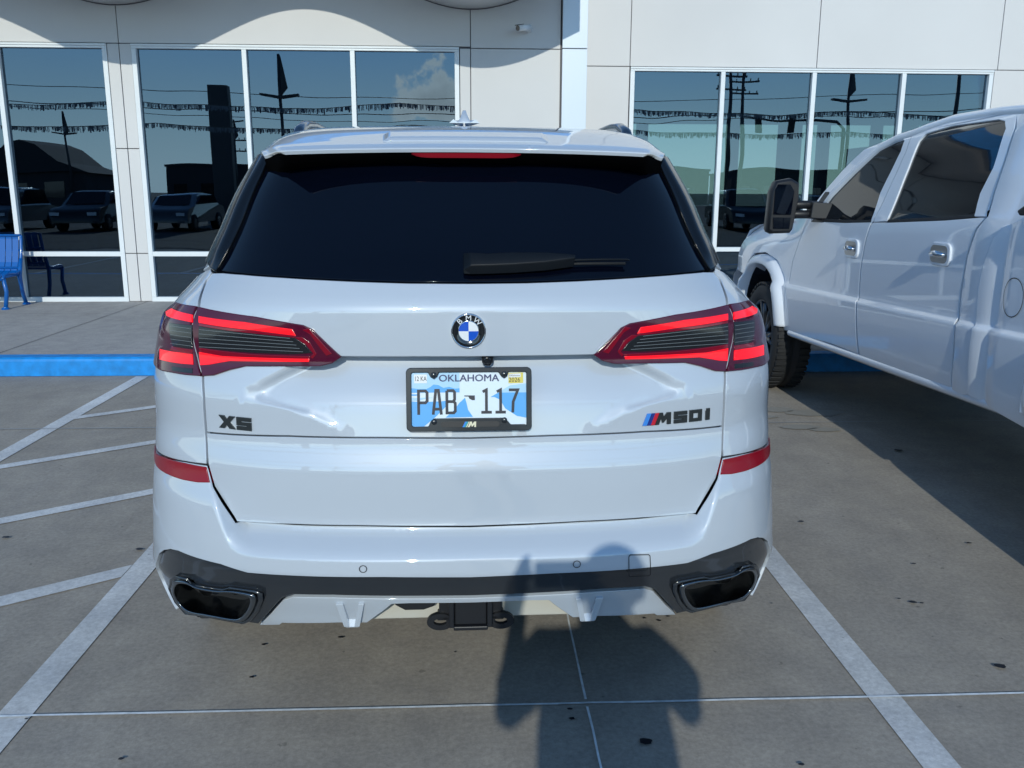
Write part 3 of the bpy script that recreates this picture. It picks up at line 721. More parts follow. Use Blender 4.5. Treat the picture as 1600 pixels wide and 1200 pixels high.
def mir(l): return [(-u, z) for u, z in reversed(l)]
def both(left): return left+mir([p for p in left if abs(p[0]) > 1e-3])
def centre(pts): return [(0.0 if abs(u) < .01 else u, z) for u, z in pts]
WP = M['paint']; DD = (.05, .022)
# ---- tailgate
up = centre(at([(735, 441.5), (640, 441), (560, 438.5), (440, 432), (380, 427.5), (350, 425), (333, 425), (323, 437), (316, 455), (311, 479), (312, 520), (317, 586), (335, 586), (385, 571), (500, 571), (520, 566), (534, 558), (640, 558.5), (735, 558.5)]))
gate = patch('tailgate', WP, both(up), SB, X5, th=.085, d=DD)
e1 = at([(317, 586), (318.5, 620), (322, 676), (450, 682), (600, 684.5), (735, 685)], S_mid)
midl = [(0, 1.168), (-.36, 1.168), (-.44, 1.135), (-.62, 1.12), (-.72, 1.095), (-.768, 1.09)]+centre(e1)
def edge_of(z): return .36+.10*ss(.955, 1.01, z)+.16*ss(1.0, 1.035, z)-.16*ss(1.04, 1.14, z)
cl = []
for s in (-1, 1):
    for o_ in (-.07, -.02, .03): cl.append([(s*(edge_of(.946+i*.01)+o_), .946+i*.01) for i in range(21)])
for zc_ in (.945, 1.022, 1.034): cl.append([(-.76, zc_), (.76, zc_)])
patch('plate_panel', WP, both(midl), S_mid, gate, off=-.001, th=.02, d=(.016, .009), lines=cl[:6])
lo = centre(at([(735, 685), (600, 684.5), (450, 682), (322, 676), (325, 725), (335, 760), (370, 815.5), (460, 819.5), (560, 821.5), (735, 822.5)], S_low))
patch('lower_panel', WP, both(lo), S_low, gate, th=.02, d=(.05, .016), gap=.0016, round_=.0015)
# ---- bumper
ins_top = at([(244, 877), (248, 866), (256, 860), (266, 858.5), (278, 861), (344, 882), (386, 895.5), (452, 900), (600, 902.5), (735, 903)])
bt = centre(at([(735, 823), (560, 822), (460, 820), (369, 816), (334, 760.5), (324, 727), (290, 722)], S_bump))
cor = [(-1.05, .828), (-1.45, .832), (-1.575, .834), (-1.615, .806), (-1.565, .755), (-1.50, .69), (-1.427, .60), (-1.385, .50), (-1.37, .42), (-1.34, .355), (-1.15, .335), (-1.02, .342), (-.985, .352), (-1.035, .388), (-1.055, .43), (-1.045, .47)]
bl = bt+cor+[p for p in centre(ins_top)]
patch('bumper', WP, both(bl), S_bump, X5, th=.03, d=(.017, .009), gap=.0009, round_=.0015, lines=[[(s*(fn_(z)), z) for z in [.655+.01*i for i in range(16)]] for s in (-1, 1) for fn_ in (lambda z: .665+(z-.63)*.42, lambda z: .665+(z-.63)*.42+.012, lambda z: .665+(z-.63)*.42-.010)])
# ---- dark lower insert
ib = [(-1.045, .47), (-1.055, .43), (-1.035, .388), (-.985, .352)]+at([(320, 964), (380, 976), (402, 979.5), (420, 960), (440, 938.5), (455, 933.5), (520, 934.5), (735, 935.5)])
insl = centre(ins_top[::-1])+ib
ex = [(270, 907), (276, 903), (296, 906), (303, 914.5), (347, 921.5), (356, 918.5), (392, 924), (402, 928), (403, 938), (396, 955), (386, 967), (377, 971), (344, 965), (318, 960)]
exu = at(ex)+[(-.885, .385), (-.925, .410), (-.930, .455)]
exc = (sum(p[0] for p in exu)/len(exu), sum(p[1] for p in exu)/len(exu))
hol = [(exc[0]+(u-exc[0])*.93, exc[1]+(z-exc[1])*.93) for u, z in exu]
insert_ = patch('lower_trim', M['insert'], both(centre(insl)), SB, X5, off=-.008, th=.03, d=(.03, .014), holes=[hol, [(-u, z) for u, z in hol]])
# ---- white diffuser panel with two fins
Qv = pchip({.36: .125, .40: .10, .44: .082, .50: .055, .53: .045})
SV = lambda u, z: SB(u, z, Qv)
vl = centre(at([(735, 936), (520, 935), (456, 934), (441, 939), (421, 961), (403, 979.5), (437, 979.5), (441, 976.5), (530, 976), (574, 976), (600, 957), (612, 947), (640, 946), (735, 945)], SV))
dif = patch('diffuser', WP, both(vl), SV, X5, off=-.004, th=.03, d=(.04, .012))
def pt(x, y, fn=SB, off=0):
    u, z = at([(x, y)], fn)[0]; p = Vector(fn(u, z)); e = 1e-3
    n = (Vector(fn(u+e, z))-Vector(fn(u-e, z))).cross(Vector(fn(u, z+e))-Vector(fn(u, z-e))).normalized(); return p+n*off
def conv(bm): 
    vs_ = list(bm.verts)
    bmesh.ops.convex_hull(bm, input=vs_)
    for v in [v for v in bm.verts if not v.link_faces]: bm.verts.remove(v)
for s in (-1, 1):
    q = [pt(x, y, SV) for x, y in ((524, 943), (536, 943), (545, 978), (557, 978), (569, 943), (560, 943))]
    bm = bmesh.new()
    def bar(a, b, c, d_, o1, o2):
        v = [Vector((s*-1*p.x if s == 1 else p.x, p.y, p.z)) for p in (a, b, c, d_)]
        b2 = bmesh.new()
        for i, p in enumerate(v):
            oo = o1 if i < 2 else o2
            for dy in (.02, -oo): b2.verts.new((p.x, p.y+dy, p.z))
        conv(b2); me = bpy.data.meshes.new('x'); b2.to_mesh(me); b2.free(); bm.from_mesh(me); bpy.data.meshes.remove(me)
    a, b, c, d_, e, f = q
    bar(a, b, c+Vector((-.010, 0, .004)), c+Vector((.004, 0, .004)), .003, .016); bar(f, e, d_+Vector((-.004, 0, .004)), d_+Vector((.010, 0, .004)), .003, .016)
    bar(c+Vector((-.008, 0, .030)), d_+Vector((.008, 0, .030)), c+Vector((-.009, 0, .003)), d_+Vector((.009, 0, .003)), .002, .0155)
    obj('fin', bm, WP, dif, bevel=.003)
# dark under tray and inner shell behind the gaps
bm = bmesh.new()
us = [-LU+2*LU*i/60 for i in range(61)]; zs = [.40+i*.03 for i in range(31)]; g = [[bm.verts.new((lambda p: (p[0]*.95, p[1]+.11, p[2]))(SB(u, z, Qz if z > .72 else (lambda z: .10)))) for u in us] for z in zs]
for r0, r1 in zip(g, g[1:]):
    for k in range(60): bm.faces.new((r0[k], r0[k+1], r1[k+1], r1[k]))
obj('inner_shell', bm, M['plastic'], X5)
bm = bmesh.new(); box(bm, -.5, .5, .8, 4.6, .30, .42); box(bm, -.85, .85, 1.6, 3.5, .30, .42); obj('underbody', bm, M['plastic'], X5)
# ---- hitch: pale steel crossbar ends, black receiver with two safety loops, black socket cover
bm = bmesh.new(); box(bm, -.30, .30, .150, .175, .402, .50); obj('hitch_crossbar', bm, mat('pale_bar', (.50, .48, .42), .6), X5, bevel=.003)
hz = .448; hb = thing_child = bpy.data.objects.new('tow_hitch', None)
bm = bmesh.new()
for q in ((-.046, .046, hz-.048, hz-.036), (-.046, .046, hz+.040, hz+.052), (-.058, -.044, hz-.040, hz+.044), (.044, .058, hz-.040, hz+.044)): box(bm, q[0], q[1], .075, .14, q[2], q[3])
box(bm, -.043, .043, .084, .12, hz-.035, hz+.039); box(bm, -.085, .085, .11, .16, hz-.02, hz+.06); box(bm, -.09, .09, .10, .15, hz-.030, hz-.018)
hit = obj('tow_hitch', bm, M['plastic'], X5, bevel=.003)
for s in (-1, 1):
    bm = bmesh.new(); c0 = (s*.082, .10, hz-.034); prev = None; n = 24
    for i in range(n+1):
        t = i/n*2*math.pi; r1, r2 = (.036, .024), (.018, .0095)
        c = [bm.verts.new((c0[0]+r*math.cos(t), c0[1]+dy, c0[2]+q*math.sin(t))) for (r, q) in (r1, r2) for dy in (0, .014)]
        if prev:
            for k in ((0, 2, 3, 1),): pass
            for a, b in ((0, 2), (2, 3), (3, 1), (1, 0)): bm.faces.new((prev[a], prev[b], c[b], c[a]))
        prev = c
    bmesh.ops.recalc_face_normals(bm, faces=bm.faces); obj('safety_loop', bm, M['plastic'], hit)
bm = bmesh.new(); prism(bm, [(-.215, .505), (-.085, .505), (-.085, .482), (-.10, .462), (-.125, .453), (-.175, .453), (-.20, .468), (-.215, .49)], .095, .125); obj('socket_cover', bm, M['plastic'], hit, bevel=.004)
# ---- parking sensors, tow eye cover, rear camera
def ring_on(name, x, y, r0, r1, mt, parent, fn, off=.001, n=28, fill=None):
    c = pt(x, y, fn, off); bm = bmesh.new(); a = []; b = []
    for i in range(n):
        t = i/n*2*math.pi; a.append(bm.verts.new(c+Vector((r0*math.cos(t), 0, r0*math.sin(t))))); b.append(bm.verts.new(c+Vector((r1*math.cos(t), 0, r1*math.sin(t)))))
    for i in range(n): bm.faces.new((a[i], a[(i+1) % n], b[(i+1) % n], b[i]))
    return obj(name, bm, mt, parent)
for x, y in ((567.5, 888.5), (901, 881)): ring_on('parking_sensor', x, y, .0082, .0102, M['plastic'], X5, S_bump, .003)
hk = at([(982, 867), (1015, 866), (1016, 898), (982, 900)])
def outline(name, poly, w, mt, parent, fn, off=.002, step=.01):
    bm = bmesh.new(); o = inset(poly, -w/2); i_ = inset(poly, w/2); n = len(poly)
    for k in range(n):
        a0, a1 = Vector(o[k]), Vector(o[(k+1) % n]); b0, b1 = Vector(i_[k]), Vector(i_[(k+1) % n]); q = max(1, int((a1-a0).length/step)); pr = None
        for j in range(q+1):
            t = j/q; c = []
            for p in (a0+(a1-a0)*t, b0+(b1-b0)*t):
                P = Vector(fn(p.x, p.y)); e = 1e-3; nn = (Vector(fn(p.x+e, p.y))-Vector(fn(p.x-e, p.y))).cross(Vector(fn(p.x, p.y+e))-Vector(fn(p.x, p.y-e))).normalized(); c.append(bm.verts.new(P+nn*off))
            if pr: bm.faces.new((pr[0], c[0], c[1], pr[1]))
            pr = c
    return obj(name, bm, mt, parent)
outline('tow_eye_cover', [(hk[0][0]+.004, hk[0][1]), (hk[1][0]-.004, hk[1][1]), (hk[1][0], hk[1][1]-.004), (hk[2][0], hk[2][1]+.004), (hk[2][0]-.004, hk[2][1]), (hk[3][0]+.004, hk[3][1]), (hk[3][0], hk[3][1]+.004), (hk[0][0], hk[0][1]-.004)], .0022, M['plastic'], X5, SB, .003)
bm = bmesh.new(); prism(bm, [(-.016, 1.145), (.016, 1.145), (.014, 1.122), (.006, 1.114), (-.006, 1.114), (-.014, 1.122)], .115, .16); lathe(bm, [(.108, .0055), (.1149, .0075)], 16, 'y', (0, 0, 1.127))
o = obj('rear_camera', bm, M['gloss'], X5, bevel=.002); o.location.x = .048
# ---- exhaust outlets
ex = [(270, 907), (276, 903), (296, 906), (303, 914.5), (347, 921.5), (356, 918.5), (392, 924), (402, 928), (403, 938), (396, 955), (386, 967), (377, 971), (344, 965), (318, 960)]
for s in (-1, 1):
    P = exu if s < 0 else [(-u, z) for u, z in exu][::-1]
    bm = bmesh.new(); cu_ = sum(p[0] for p in P)/len(P); czz = sum(p[1] for p in P)/len(P)
    def ringv(k, off):
        o_ = []
        for u, z in P:
            uu, zz = cu_+(u-cu_)*k, czz+(z-czz)*(k if k > .9 else k*.96); q = Vector(SB(uu, zz)); o_.append(bm.verts.new((q.x, q.y-off, q.z)))
        return o_
    rs = [ringv(1.0, -.004), ringv(.995, .010), ringv(.95, .015), ringv(.88, .013), ringv(.85, .006), ringv(.83, -.12)]
    for a, b in zip(rs, rs[1:]):
        n = len(a)
        for i in range(n): bm.faces.new((a[i], a[(i+1) % n], b[(i+1) % n], b[i])).smooth = True
    bmesh.ops.recalc_face_normals(bm, faces=bm.faces)
    e_ = obj('exhaust_tip', bm, M['darkchrome'], X5)
    b = e_.modifiers.new('s', 'SUBSURF'); b.levels = 1; b.render_levels = 2
    bm = bmesh.new(); bm.faces.new(ringv(.86, -.10)); 
    obj('exhaust_hole', bm, M['hole_shade'], e_)  # near-black face paints in the shade deep inside the outlet
    cc = Vector(SB(cu_, czz)); bm = bmesh.new(); tube(bm, [(cc.x-.05*s, cc.y+.075, cc.z), (cc.x-.05*s, cc.y+.12, cc.z)], [.022, .022], 18, caps=False); obj('pipe', bm, M['steel'], e_); bm = bmesh.new(); tube(bm, [(cc.x+.03*s, cc.y+.075, cc.z+.0), (cc.x+.03*s, cc.y+.12, cc.z)], [.022, .022], 18, caps=False)
    obj('pipe', bm, M['steel'], e_)
    # dark moulded surround
    bm = bmesh.new(); rs = [ringv(1.10, .003), ringv(1.05, .009), ringv(1.0, .001)]
    for a, b in zip(rs, rs[1:]):
        n = len(a)
        for i in range(n): bm.faces.new((a[i], a[(i+1) % n], b[(i+1) % n], b[i])).smooth = True
    bmesh.ops.recalc_face_normals(bm, faces=bm.faces); obj('exhaust_surround', bm, M['insert'], e_)
# ---- quarter panels, sides, doors
for s in (-1, 1):
    f = (lambda l: l) if s < 0 else (lambda l: [(-u, z) for u, z in l])
    qp = at([(331, 425), (321, 437), (314.5, 455), (309, 479), (310, 520), (315.5, 588), (317, 620), (320.5, 676), (323, 726), (290, 722)])
    qp = qp+[(-1.05, .830), (-1.45, .834), (-1.58, .836), (-1.62, .808), 0, 0]
    # wheel arch opening: centre 1.05 m forward
    def yu(y): return -(LU+(y-.06-DR))
    AR = .43; arc = []
    for k in range(0, 19):
        a = R_(205-k*12.7); yy = 1.05-AR*math.cos(a)*-1; zz = .385+AR*math.sin(a)
        arc.append((yu(1.05-AR*math.cos(R_(-25)+k*R_(230)/18)), .385+AR*math.sin(R_(-25)+k*R_(230)/18)))
    qp = qp[:-2]+[(-(1.08-.43*math.cos(R_(a))+.72), .385+.43*math.sin(R_(a))) for a in (76, 88, 100, 112, 124, 136, 148, 160, 172, 184)]+[(-2.235, .33), (yu(1.62), .33), (yu(1.60), .75), (yu(1.42), 1.0), (yu(1.35), 1.16), (yu(1.33), 1.24), (yu(.9), 1.27), (-1.10, 1.318), (-.99, 1.342)]
    patch('quarter_panel', WP, f(qp), SB, X5, th=.02, d=(.05, .02))
    for nm, ya, yb in (('rear_door', 1.36, 2.55), ('front_door', 2.56, 3.62)):
        dp = [(yu(ya+.27), .36), (yu(ya+.25), .75), (yu(ya+.07), 1.0), (yu(ya), 1.16), (yu(ya-.015), 1.235), (yu(yb), 1.215), (yu(yb), .36)] if nm == 'rear_door' else [(yu(ya), .36), (yu(ya), 1.215), (yu(yb), 1.16), (yu(yb), .36)]
        dr = patch(nm, WP, f(dp), SB, X5, th=.02, d=(.08, .03))
        bm = bmesh.new(); yh = ya+.25; hx = abs(SB(yu(yh), 1.08)[0]); tube(bm, [(s*(hx-.005), yh-.02, 1.06), (s*(hx+.03), yh+.0, 1.062), (s*(hx+.032), yh+.2, 1.058), (s*(hx-.005), yh+.22, 1.056)], .013, 8); obj('handle', bm, WP, dr)
    fa = [(yu(4.02-AR*math.cos(R_(-20)+k*R_(220)/18)), .385+AR*math.sin(R_(-20)+k*R_(220)/18)) for k in range(19)]
    patch('front_fender', WP, f([(yu(3.63), .36), (yu(3.63), 1.155), (yu(4.3), 1.04), (yu(4.5), .98), (yu(4.5), .36)]+[p for p in fa[::-1] if p[1] > .36]), SB, X5, th=.02, d=(.08, .03))
    bm = bmesh.new(); box(bm, s*.80-.12, s*.80+.12, 1.52, 3.6, .26, .37); obj('sill', bm, M['plastic'], X5, bevel=.02)
    # side glass and pillars above the belt
    def SG(u, z): return SB(u, z)
    gl = patch('side_window', M['tglass'], f([(yu(.70), 1.345), (yu(.95), 1.50), (yu(1.15), 1.56), (yu(2.3), 1.60), (yu(2.9), 1.58), (yu(3.72), 1.21), (yu(3.5), 1.185), (yu(1.34), 1.255)]), SG, X5, th=.02, d=(.1, .04))
    patch('roof_side', WP, f([(-1.0, 1.35), (-1.10, 1.33), (yu(.9), 1.28), (yu(1.33), 1.25), (yu(.71), 1.345), (yu(.95), 1.505), (yu(1.15), 1.565), (yu(2.3), 1.605), (yu(2.92), 1.583), (yu(3.74), 1.205), (yu(3.78), 1.19), (yu(2.95), 1.64), (yu(2.3), 1.668), (yu(.5), 1.66), (-1.09, 1.655), (-1.08, 1.45)]), SB, X5, off=-.002, th=.02, d=(.08, .03))
# ---- roof and tailgate spoiler
Wr = pchip({0: .560, .03: .572, .12: .592, .25: .610, .5: .628, 1.5: .63, 2.3: .60}); Zr = pchip({0: 1.661, .02: 1.668, .10: 1.688, .3: 1.728, .6: 1.757, 1.1: 1.772, 1.6: 1.768, 2.3: 1.70})
def S_roof(s_, t):
    x = s_*Wr(t); a = abs(s_); y = .315+t*1.0+.055*a**2.2*(1-ss(0, .6, t))+.10*ss(.86, 1.0, a)*(1-ss(0, .5, t))
    q = ss(.0, .35, t); z = Zr(t)-.010*a**2-.034*q*a**7-(.006+.046*q)*a**18
    return (x, y, z)
def rpatch(name, mt, s0, s1, t0, t1, off=0, th=.02, ns=40, nt_=30, parent=None):
    pl_ = [(s0, t0), (s1, t0), (s1, t1), (s0, t1)]; return patch(name, mt, pl_, S_roof, parent or X5, off, th, ((s1-s0)/ns, (t1-t0)/nt_), .0)
roof = patch('roof', WP, [(-1, .40), (1, .40), (1, 2.3), (-1, 2.3)], S_roof, X5, th=.02, d=(.06, .06), gap=0)
spo = patch('spoiler', WP, [(-1, 0), (-.5, 0), (0, 0), (.5, 0), (1, 0), (1, .397), (-1, .397)], S_roof, X5, th=.012, d=(.03, .02), gap=0, round_=.004)
# raised centre blade on the spoiler
def S_bl(s_, t):
    x, y, z = S_roof(s_, t); return (x, y, z+.010*ss(.0, .03, t-.045)*ss(.215, .15, t)*ss(.385, .35, abs(s_))+.0)
patch('spoiler_blade', WP, [(-.37, .055), (-.385, .07), (-.385, .16), (-.35, .21), (.35, .21), (.385, .16), (.385, .07), (.37, .055)], S_bl, spo, off=.002, th=.012, d=(.012, .012), gap=0)
bm = bmesh.new()   # black underside of the spoiler
n = 48; pr = None
for i in range(n+1):
    s_ = -1+2*i/n; a = Vector(S_roof(s_, .004)); b = Vector(S_roof(s_*.985, .11)); b.z = min(b.z, 1.70)-.075-.02*(abs(s_)**6); b.y += .02
    c = [bm.verts.new((a.x*.998, a.y+.002, a.z-.012)), bm.verts.new((a.x*.996, a.y+.03, a.z-.035)), bm.verts.new(b)]
    if pr:
        for k in range(2): bm.faces.new((pr[k], c[k], c[k+1], pr[k+1])).smooth = True
    pr = c
bmesh.ops.recalc_face_normals(bm, faces=bm.faces); obj('spoiler_underside', bm, M['black'], spo)
# high level brake light under the spoiler edge
bm = bmesh.new(); pr = None
for i in range(25):
    x = -.155+.31*i/24; s_ = x/.60; a = Vector(S_roof(s_, .0)); h_ = .0125*(1-abs(i/12-1)**8*.7)
    c = [bm.verts.new((a.x, a.y+.003, a.z-.013)), bm.verts.new((a.x, a.y+.008, a.z-.013-h_)), bm.verts.new((a.x, a.y+.03, a.z-.013-h_)), bm.verts.new((a.x, a.y+.03, a.z-.013))]
    if pr:
        for k in range(4): bm.faces.new((pr[k], pr[(k+1) % 4], c[(k+1) % 4], c[k]))
    else: bm.faces.new(c)
    pr = c
bm.faces.new(pr[::-1]); bmesh.ops.recalc_face_normals(bm, faces=bm.faces); obj('brake_light', bm, M['reflred'], spo)
# ---- rear window, black side fins
gb = centre(at([(735, 440), (640, 439.5), (560, 437), (440, 430.5), (380, 426), (352, 423.5), (338, 421)]))
gtop = [(-.958, 1.40), (-.955, 1.50), (-.975, 1.60), (-.965, 1.655), (-.5, 1.66), (0, 1.66)]
rw = patch('rear_window', M['glass'], both(gb+gtop), SB, X5, off=-.006, th=.01, d=(.06, .03))
for s in (-1, 1):
    f = (lambda l: l) if s < 0 else (lambda l: [(-u, z) for u, z in l])
    fi = [(-.930, 1.337), (-.972, 1.3415), (-1.01, 1.347), (-1.06, 1.352), (-1.16, 1.348), (-1.34, 1.365), (-1.42, 1.45), (-1.38, 1.55), (-1.26, 1.652), (-.93, 1.655), (-.915, 1.60), (-.905, 1.50), (-.915, 1.40)]
    def S_fin(u, z):
        x, y, zz = SB(u, z); k = ss(.90, .99, abs(u)); return (x+math.copysign(.004*k, u), y-.018*k*ss(1.33, 1.40, z), zz)
    patch('window_fin', M['fingloss'], f(fi), S_fin, X5, off=.002, th=.02, d=(.012, .03), gap=0)
# ---- wiper
wp = lambda x, y, o: pt(x, y, SB, o)
bm = bmesh.new()
sec = [(724, 396, 430), (735, 401, 431), (760, 402.5, 430.5), (800, 400.5, 429), (850, 400.5, 425.5), (880, 402.5, 421.5), (896, 404, 419)]
pr = None
for i, (x, a, b) in enumerate(sec):
    o1 = .012 if i == 0 else .030
    c = [bm.verts.new(wp(x, a, .004)), bm.verts.new(wp(x, a+5, o1)), bm.verts.new(wp(x, b-5, o1)), bm.verts.new(wp(x, b, .004))]
    if pr:
        for k in range(4): bm.faces.new((pr[k], pr[(k+1) % 4], c[(k+1) % 4], c[k])).smooth = k == 1
    else: bm.faces.new(c)
    pr = c
bm.faces.new(pr[::-1]); bmesh.ops.recalc_face_normals(bm, faces=bm.faces); wi = obj('rear_wiper', bm, M['wiper'], X5, bevel=.003)
bm = bmesh.new(); tube(bm, [wp(x, y, .016) for x, y in ((770, 421), (840, 417), (900, 412.5), (940, 411.5), (976, 411.5), (981, 413))], [.007, .007, .0065, .0058, .0055, .003], 8, flat=.6); obj('blade', bm, M['wiper'], wi)
bm = bmesh.new(); tube(bm, [wp(x, y, .004) for x, y in ((760, 425), (840, 420), (900, 413.5), (976, 413))], .004, 6); obj('rubber', bm, M['rubber'], wi)
# ---- tail lights
def lamp_side(s):
    f = (lambda l: l) if s < 0 else (lambda l: [(-u, z) for u, z in l])
    dl = (.02, .015)
    Oo = [(-1.135, 1.205), (-1.10, 1.222)]+at([(277, 472.5), (309.5, 478.5), (316, 588.5), (290, 586.5), (270, 583), (252, 579)])+[(-1.06, 1.068), (-1.15, 1.072), (-1.30, 1.10), (-1.34, 1.14), (-1.25, 1.185)]
    Oi = at([(312, 479), (400, 494), (475, 507), (490, 514), (505, 529), (535, 557), (520, 568), (500, 573), (440, 573), (385, 573), (360, 579), (335, 587.5), (318, 588.5)])
    def SL(u, z):      # the lens is sculpted: its edge is rolled
        return SB(u, z)
    lo_ = patch('tail_light', M['lens'], f(Oo), SL, X5, off=.006, th=.02, d=dl, gap=.001)
    li_ = patch('tail_light', M['lens'], f(Oi), SL, X5, off=.006, th=.02, d=dl, gap=.001)
    def sub(nm, mt, pts, par, off=.0085, g=.0): patch(nm, mt, f(at(pts)), SL, par, off=off, th=.004, d=(.02, .01), gap=g, round_=.0008)
    # lit bars
    patch('light_bar', M['lampred'], f(at([(263, 489), (272, 484), (304, 493), (304, 504.5), (290, 502), (264, 495)])), SL, lo_, off=.0085, th=.004, d=(.02, .01), gap=0, round_=.0008)
    sub('light_bar', M['lampred'], [(314, 495), (385, 503.5), (458, 514), (464, 524), (400, 516), (314, 505)], li_)
    patch('light_bar', M['lampred'], f(at([(254, 545.5), (264, 548), (285, 551), (304, 553.5), (305, 570), (285, 568.5), (262, 564.5), (254, 562.5)])), SL, lo_, off=.0085, th=.004, d=(.02, .01), gap=0, round_=.0008)
    sub('light_bar', M['lampred'], [(314.5, 549.5), (350, 556), (400, 558), (485, 560), (484, 565), (400, 564.5), (362, 564), (345, 567), (330, 570), (316, 571)], li_)
    sub('corner_lamp', M['deepred'], [(474, 515), (484, 512.5), (500, 530), (520, 552), (511, 555), (497, 537), (486, 522)], li_)
    sub('corner_lamp', M['deepred'], [(462, 526.5), (473, 526), (486, 535), (496, 552), (490, 560), (486, 557), (491, 552), (480, 538)], li_, .0075)
    sub('bar_edge', M['deepred'], [(314, 505.5), (400, 516.5), (464, 524.5), (462, 527), (400, 521), (314, 509.5)], li_, .0078)
    sub('bar_edge', M['deepred'], [(314.5, 543), (400, 553), (486, 556), (485, 559.5), (400, 557.5), (350, 555.5), (314.5, 549)], li_, .0076)
    sub('bar_edge', M['deepred'], [(272, 541), (304, 546), (304, 553), (285, 550.5), (270, 547)], lo_, .0078)
    # smoked middle with fine bright lines
    sub('smoked_panel', M['smoke'], [(268, 505), (304, 508), (304, 545), (274, 541), (269, 525)], lo_, .0072)
    sub('smoked_panel', M['smoke'], [(314, 510), (400, 521), (462, 527.5), (478, 538), (489, 551), (460, 553), (400, 551), (314, 542.5)], li_, .0072)
    sub('lower_lens', M['smoke'], [(272, 573), (304, 576), (304, 584), (272, 580)], lo_, .0072)
    for k in range(5):
        a = .17+.15*k
        def ln(xa, xb, ya, yb, par):
            bm = bmesh.new(); pr = None
            for j in range(9):
                t = j/8; x = xa+(xb-xa)*t; y = ya+(yb-ya)*t; u, z = at([(x, y)])[0]; u = u if s < 0 else -u
                P = []
                for dz in (-.0006, .0006):
                    e = 1e-3; q = Vector(SL(u, z+dz)); nn = (Vector(SL(u+e, z))-Vector(SL(u-e, z))).cross(Vector(SL(u, z+e))-Vector(SL(u, z-e))).normalized(); P.append(bm.verts.new(q+nn*.0088))
                if pr: bm.faces.new((pr[0], P[0], P[1], pr[1]))
                pr = P
            obj('light_line', bm, M['line'], par)
        y0 = 510+k*6.6+3; ln(315, 455+5*k, y0+2, y0+15-k*1.4, li_)
        ln(271, 303, y0-3, y0+1, lo_)
lamp_side(-1); lamp_side(1)
# ---- rear reflectors
for s in (-1, 1):
    f = (lambda l: l) if s < 0 else (lambda l: [(-u, z) for u, z in l])
    rf = [(-1.12, .830), (-1.05, .826)]+at([(258, 714), (290, 723), (323, 729.5), (327, 742), (330, 752), (312, 751.5), (288, 747), (266, 739)])+[(-1.02, .796), (-1.09, .803)]
    patch('reflector', M['reflred'], f(rf), S_bump, X5, off=.003, th=.02, d=(.02, .01), gap=.0005)
# ---- emblem
ec = pt(734.5, 517, SB, 0); EZ = ec.z; EYc = ec.y; em = bpy.data.objects.new('emblem', None)
bm = bmesh.new(); lathe(bm, [(0, .0445), (-.004, .0440), (-.006, .0425), (-.005, .0400), (-.004, .0400)], 48, 'y', (0, EYc, EZ)); emb = obj('emblem', bm, M['chrome'], X5)
bm = bmesh.new(); lathe(bm, [(-.0042, .0405), (-.0050, .0250), (-.0044, .0245)], 48, 'y', (0, EYc, EZ)); obj('emblem_ring', bm, M['gloss'], emb)
bm = bmesh.new(); lathe(bm, [(-.0050, .0262), (-.0064, .0252), (-.0050, .0240)], 48, 'y', (0, EYc, EZ)); obj('inner_ring', bm, M['chrome'], emb)
for q in range(4):
    bm = bmesh.new(); c = bm.verts.new((0, EYc-.0068, EZ)); a = [bm.verts.new((.0245*math.cos(R_(90*q+k*7.5)), EYc-.0056, EZ+.0245*math.sin(R_(90*q+k*7.5)))) for k in range(13)]
    for i in range(12): bm.faces.new((c, a[i], a[i+1]))
    obj('emblem_field', bm, M['white'] if q in (0, 2) else M['blue'], emb)
for ch, an in (('B', 132), ('M', 90), ('W', 48)):
    bm = text_bm(ch, .0185, 1.12, .0012); rot = Matrix.Rotation(R_(90-an), 4, 'Y')
    for v in bm.verts: v.co = rot @ v.co+Vector((.0325*math.cos(R_(an)), EYc-.0058, EZ+.0325*math.sin(R_(an))))
    obj('emblem_letter', bm, M['white'], emb)
# ---- model lettering on the tailgate (wide block letters placed on the panel)
def on_panel(name, shapes, u0, z0, mt, fn, sc, tilt=0, off=.0035):
    """shapes: outlines in letter units, laid on panel fn with origin at (u0, z0)"""
    for nm, pts, mm in shapes:
        bm = bmesh.new(); n = len(pts); top, bot = [], []
        for x, y in pts:
            u = u0+x*sc; z = z0+y*sc+x*sc*tilt; P = Vector(fn(u, z)); e = 1e-3
            nn = (Vector(fn(u+e, z))-Vector(fn(u-e, z))).cross(Vector(fn(u, z+e))-Vector(fn(u, z-e))).normalized(); top.append(bm.verts.new(P+nn*off)); bot.append(bm.verts.new(P))
        from mathutils.geometry import tessellate_polygon
        for t in tessellate_polygon([[Vector((x, y, 0)) for x, y in pts]]): bm.faces.new([top[i] for i in t])
        for i in range(n): bm.faces.new((top[i], top[(i+1) % n], bot[(i+1) % n], bot[i]))
        bmesh.ops.recalc_face_normals(bm, faces=bm.faces); obj(nm, bm, mm, gate)
D_ = M['badge']
def five(x): return [(x, 10), (x+13.2, 10), (x+13.2, 7.0), (x+3.8, 7.0), (x+3.8, 6.2), (x+13.2, 6.2), (x+13.2, 0), (x, 0), (x, 2.9), (x+9, 2.9), (x+9, 3.6), (x, 3.6)]
Xp = [(0, 10), (5.2, 10), (7.6, 7.2), (10, 10), (15.4, 10), (10.3, 5), (15.4, 0), (10, 0), (7.6, 2.8), (5.2, 0), (0, 0), (4.9, 5)]
u0, z0 = at([(343.5, 668.5)], S_mid)[0]
on_panel('x', [('badge_letter', Xp, D_), ('badge_letter', five(16.6), D_)], u0, z0+.002, D_, S_mid, .00345, -.02)
u0, z0 = at([(1002.5, 665)], S_mid)[0]; k = 0.28
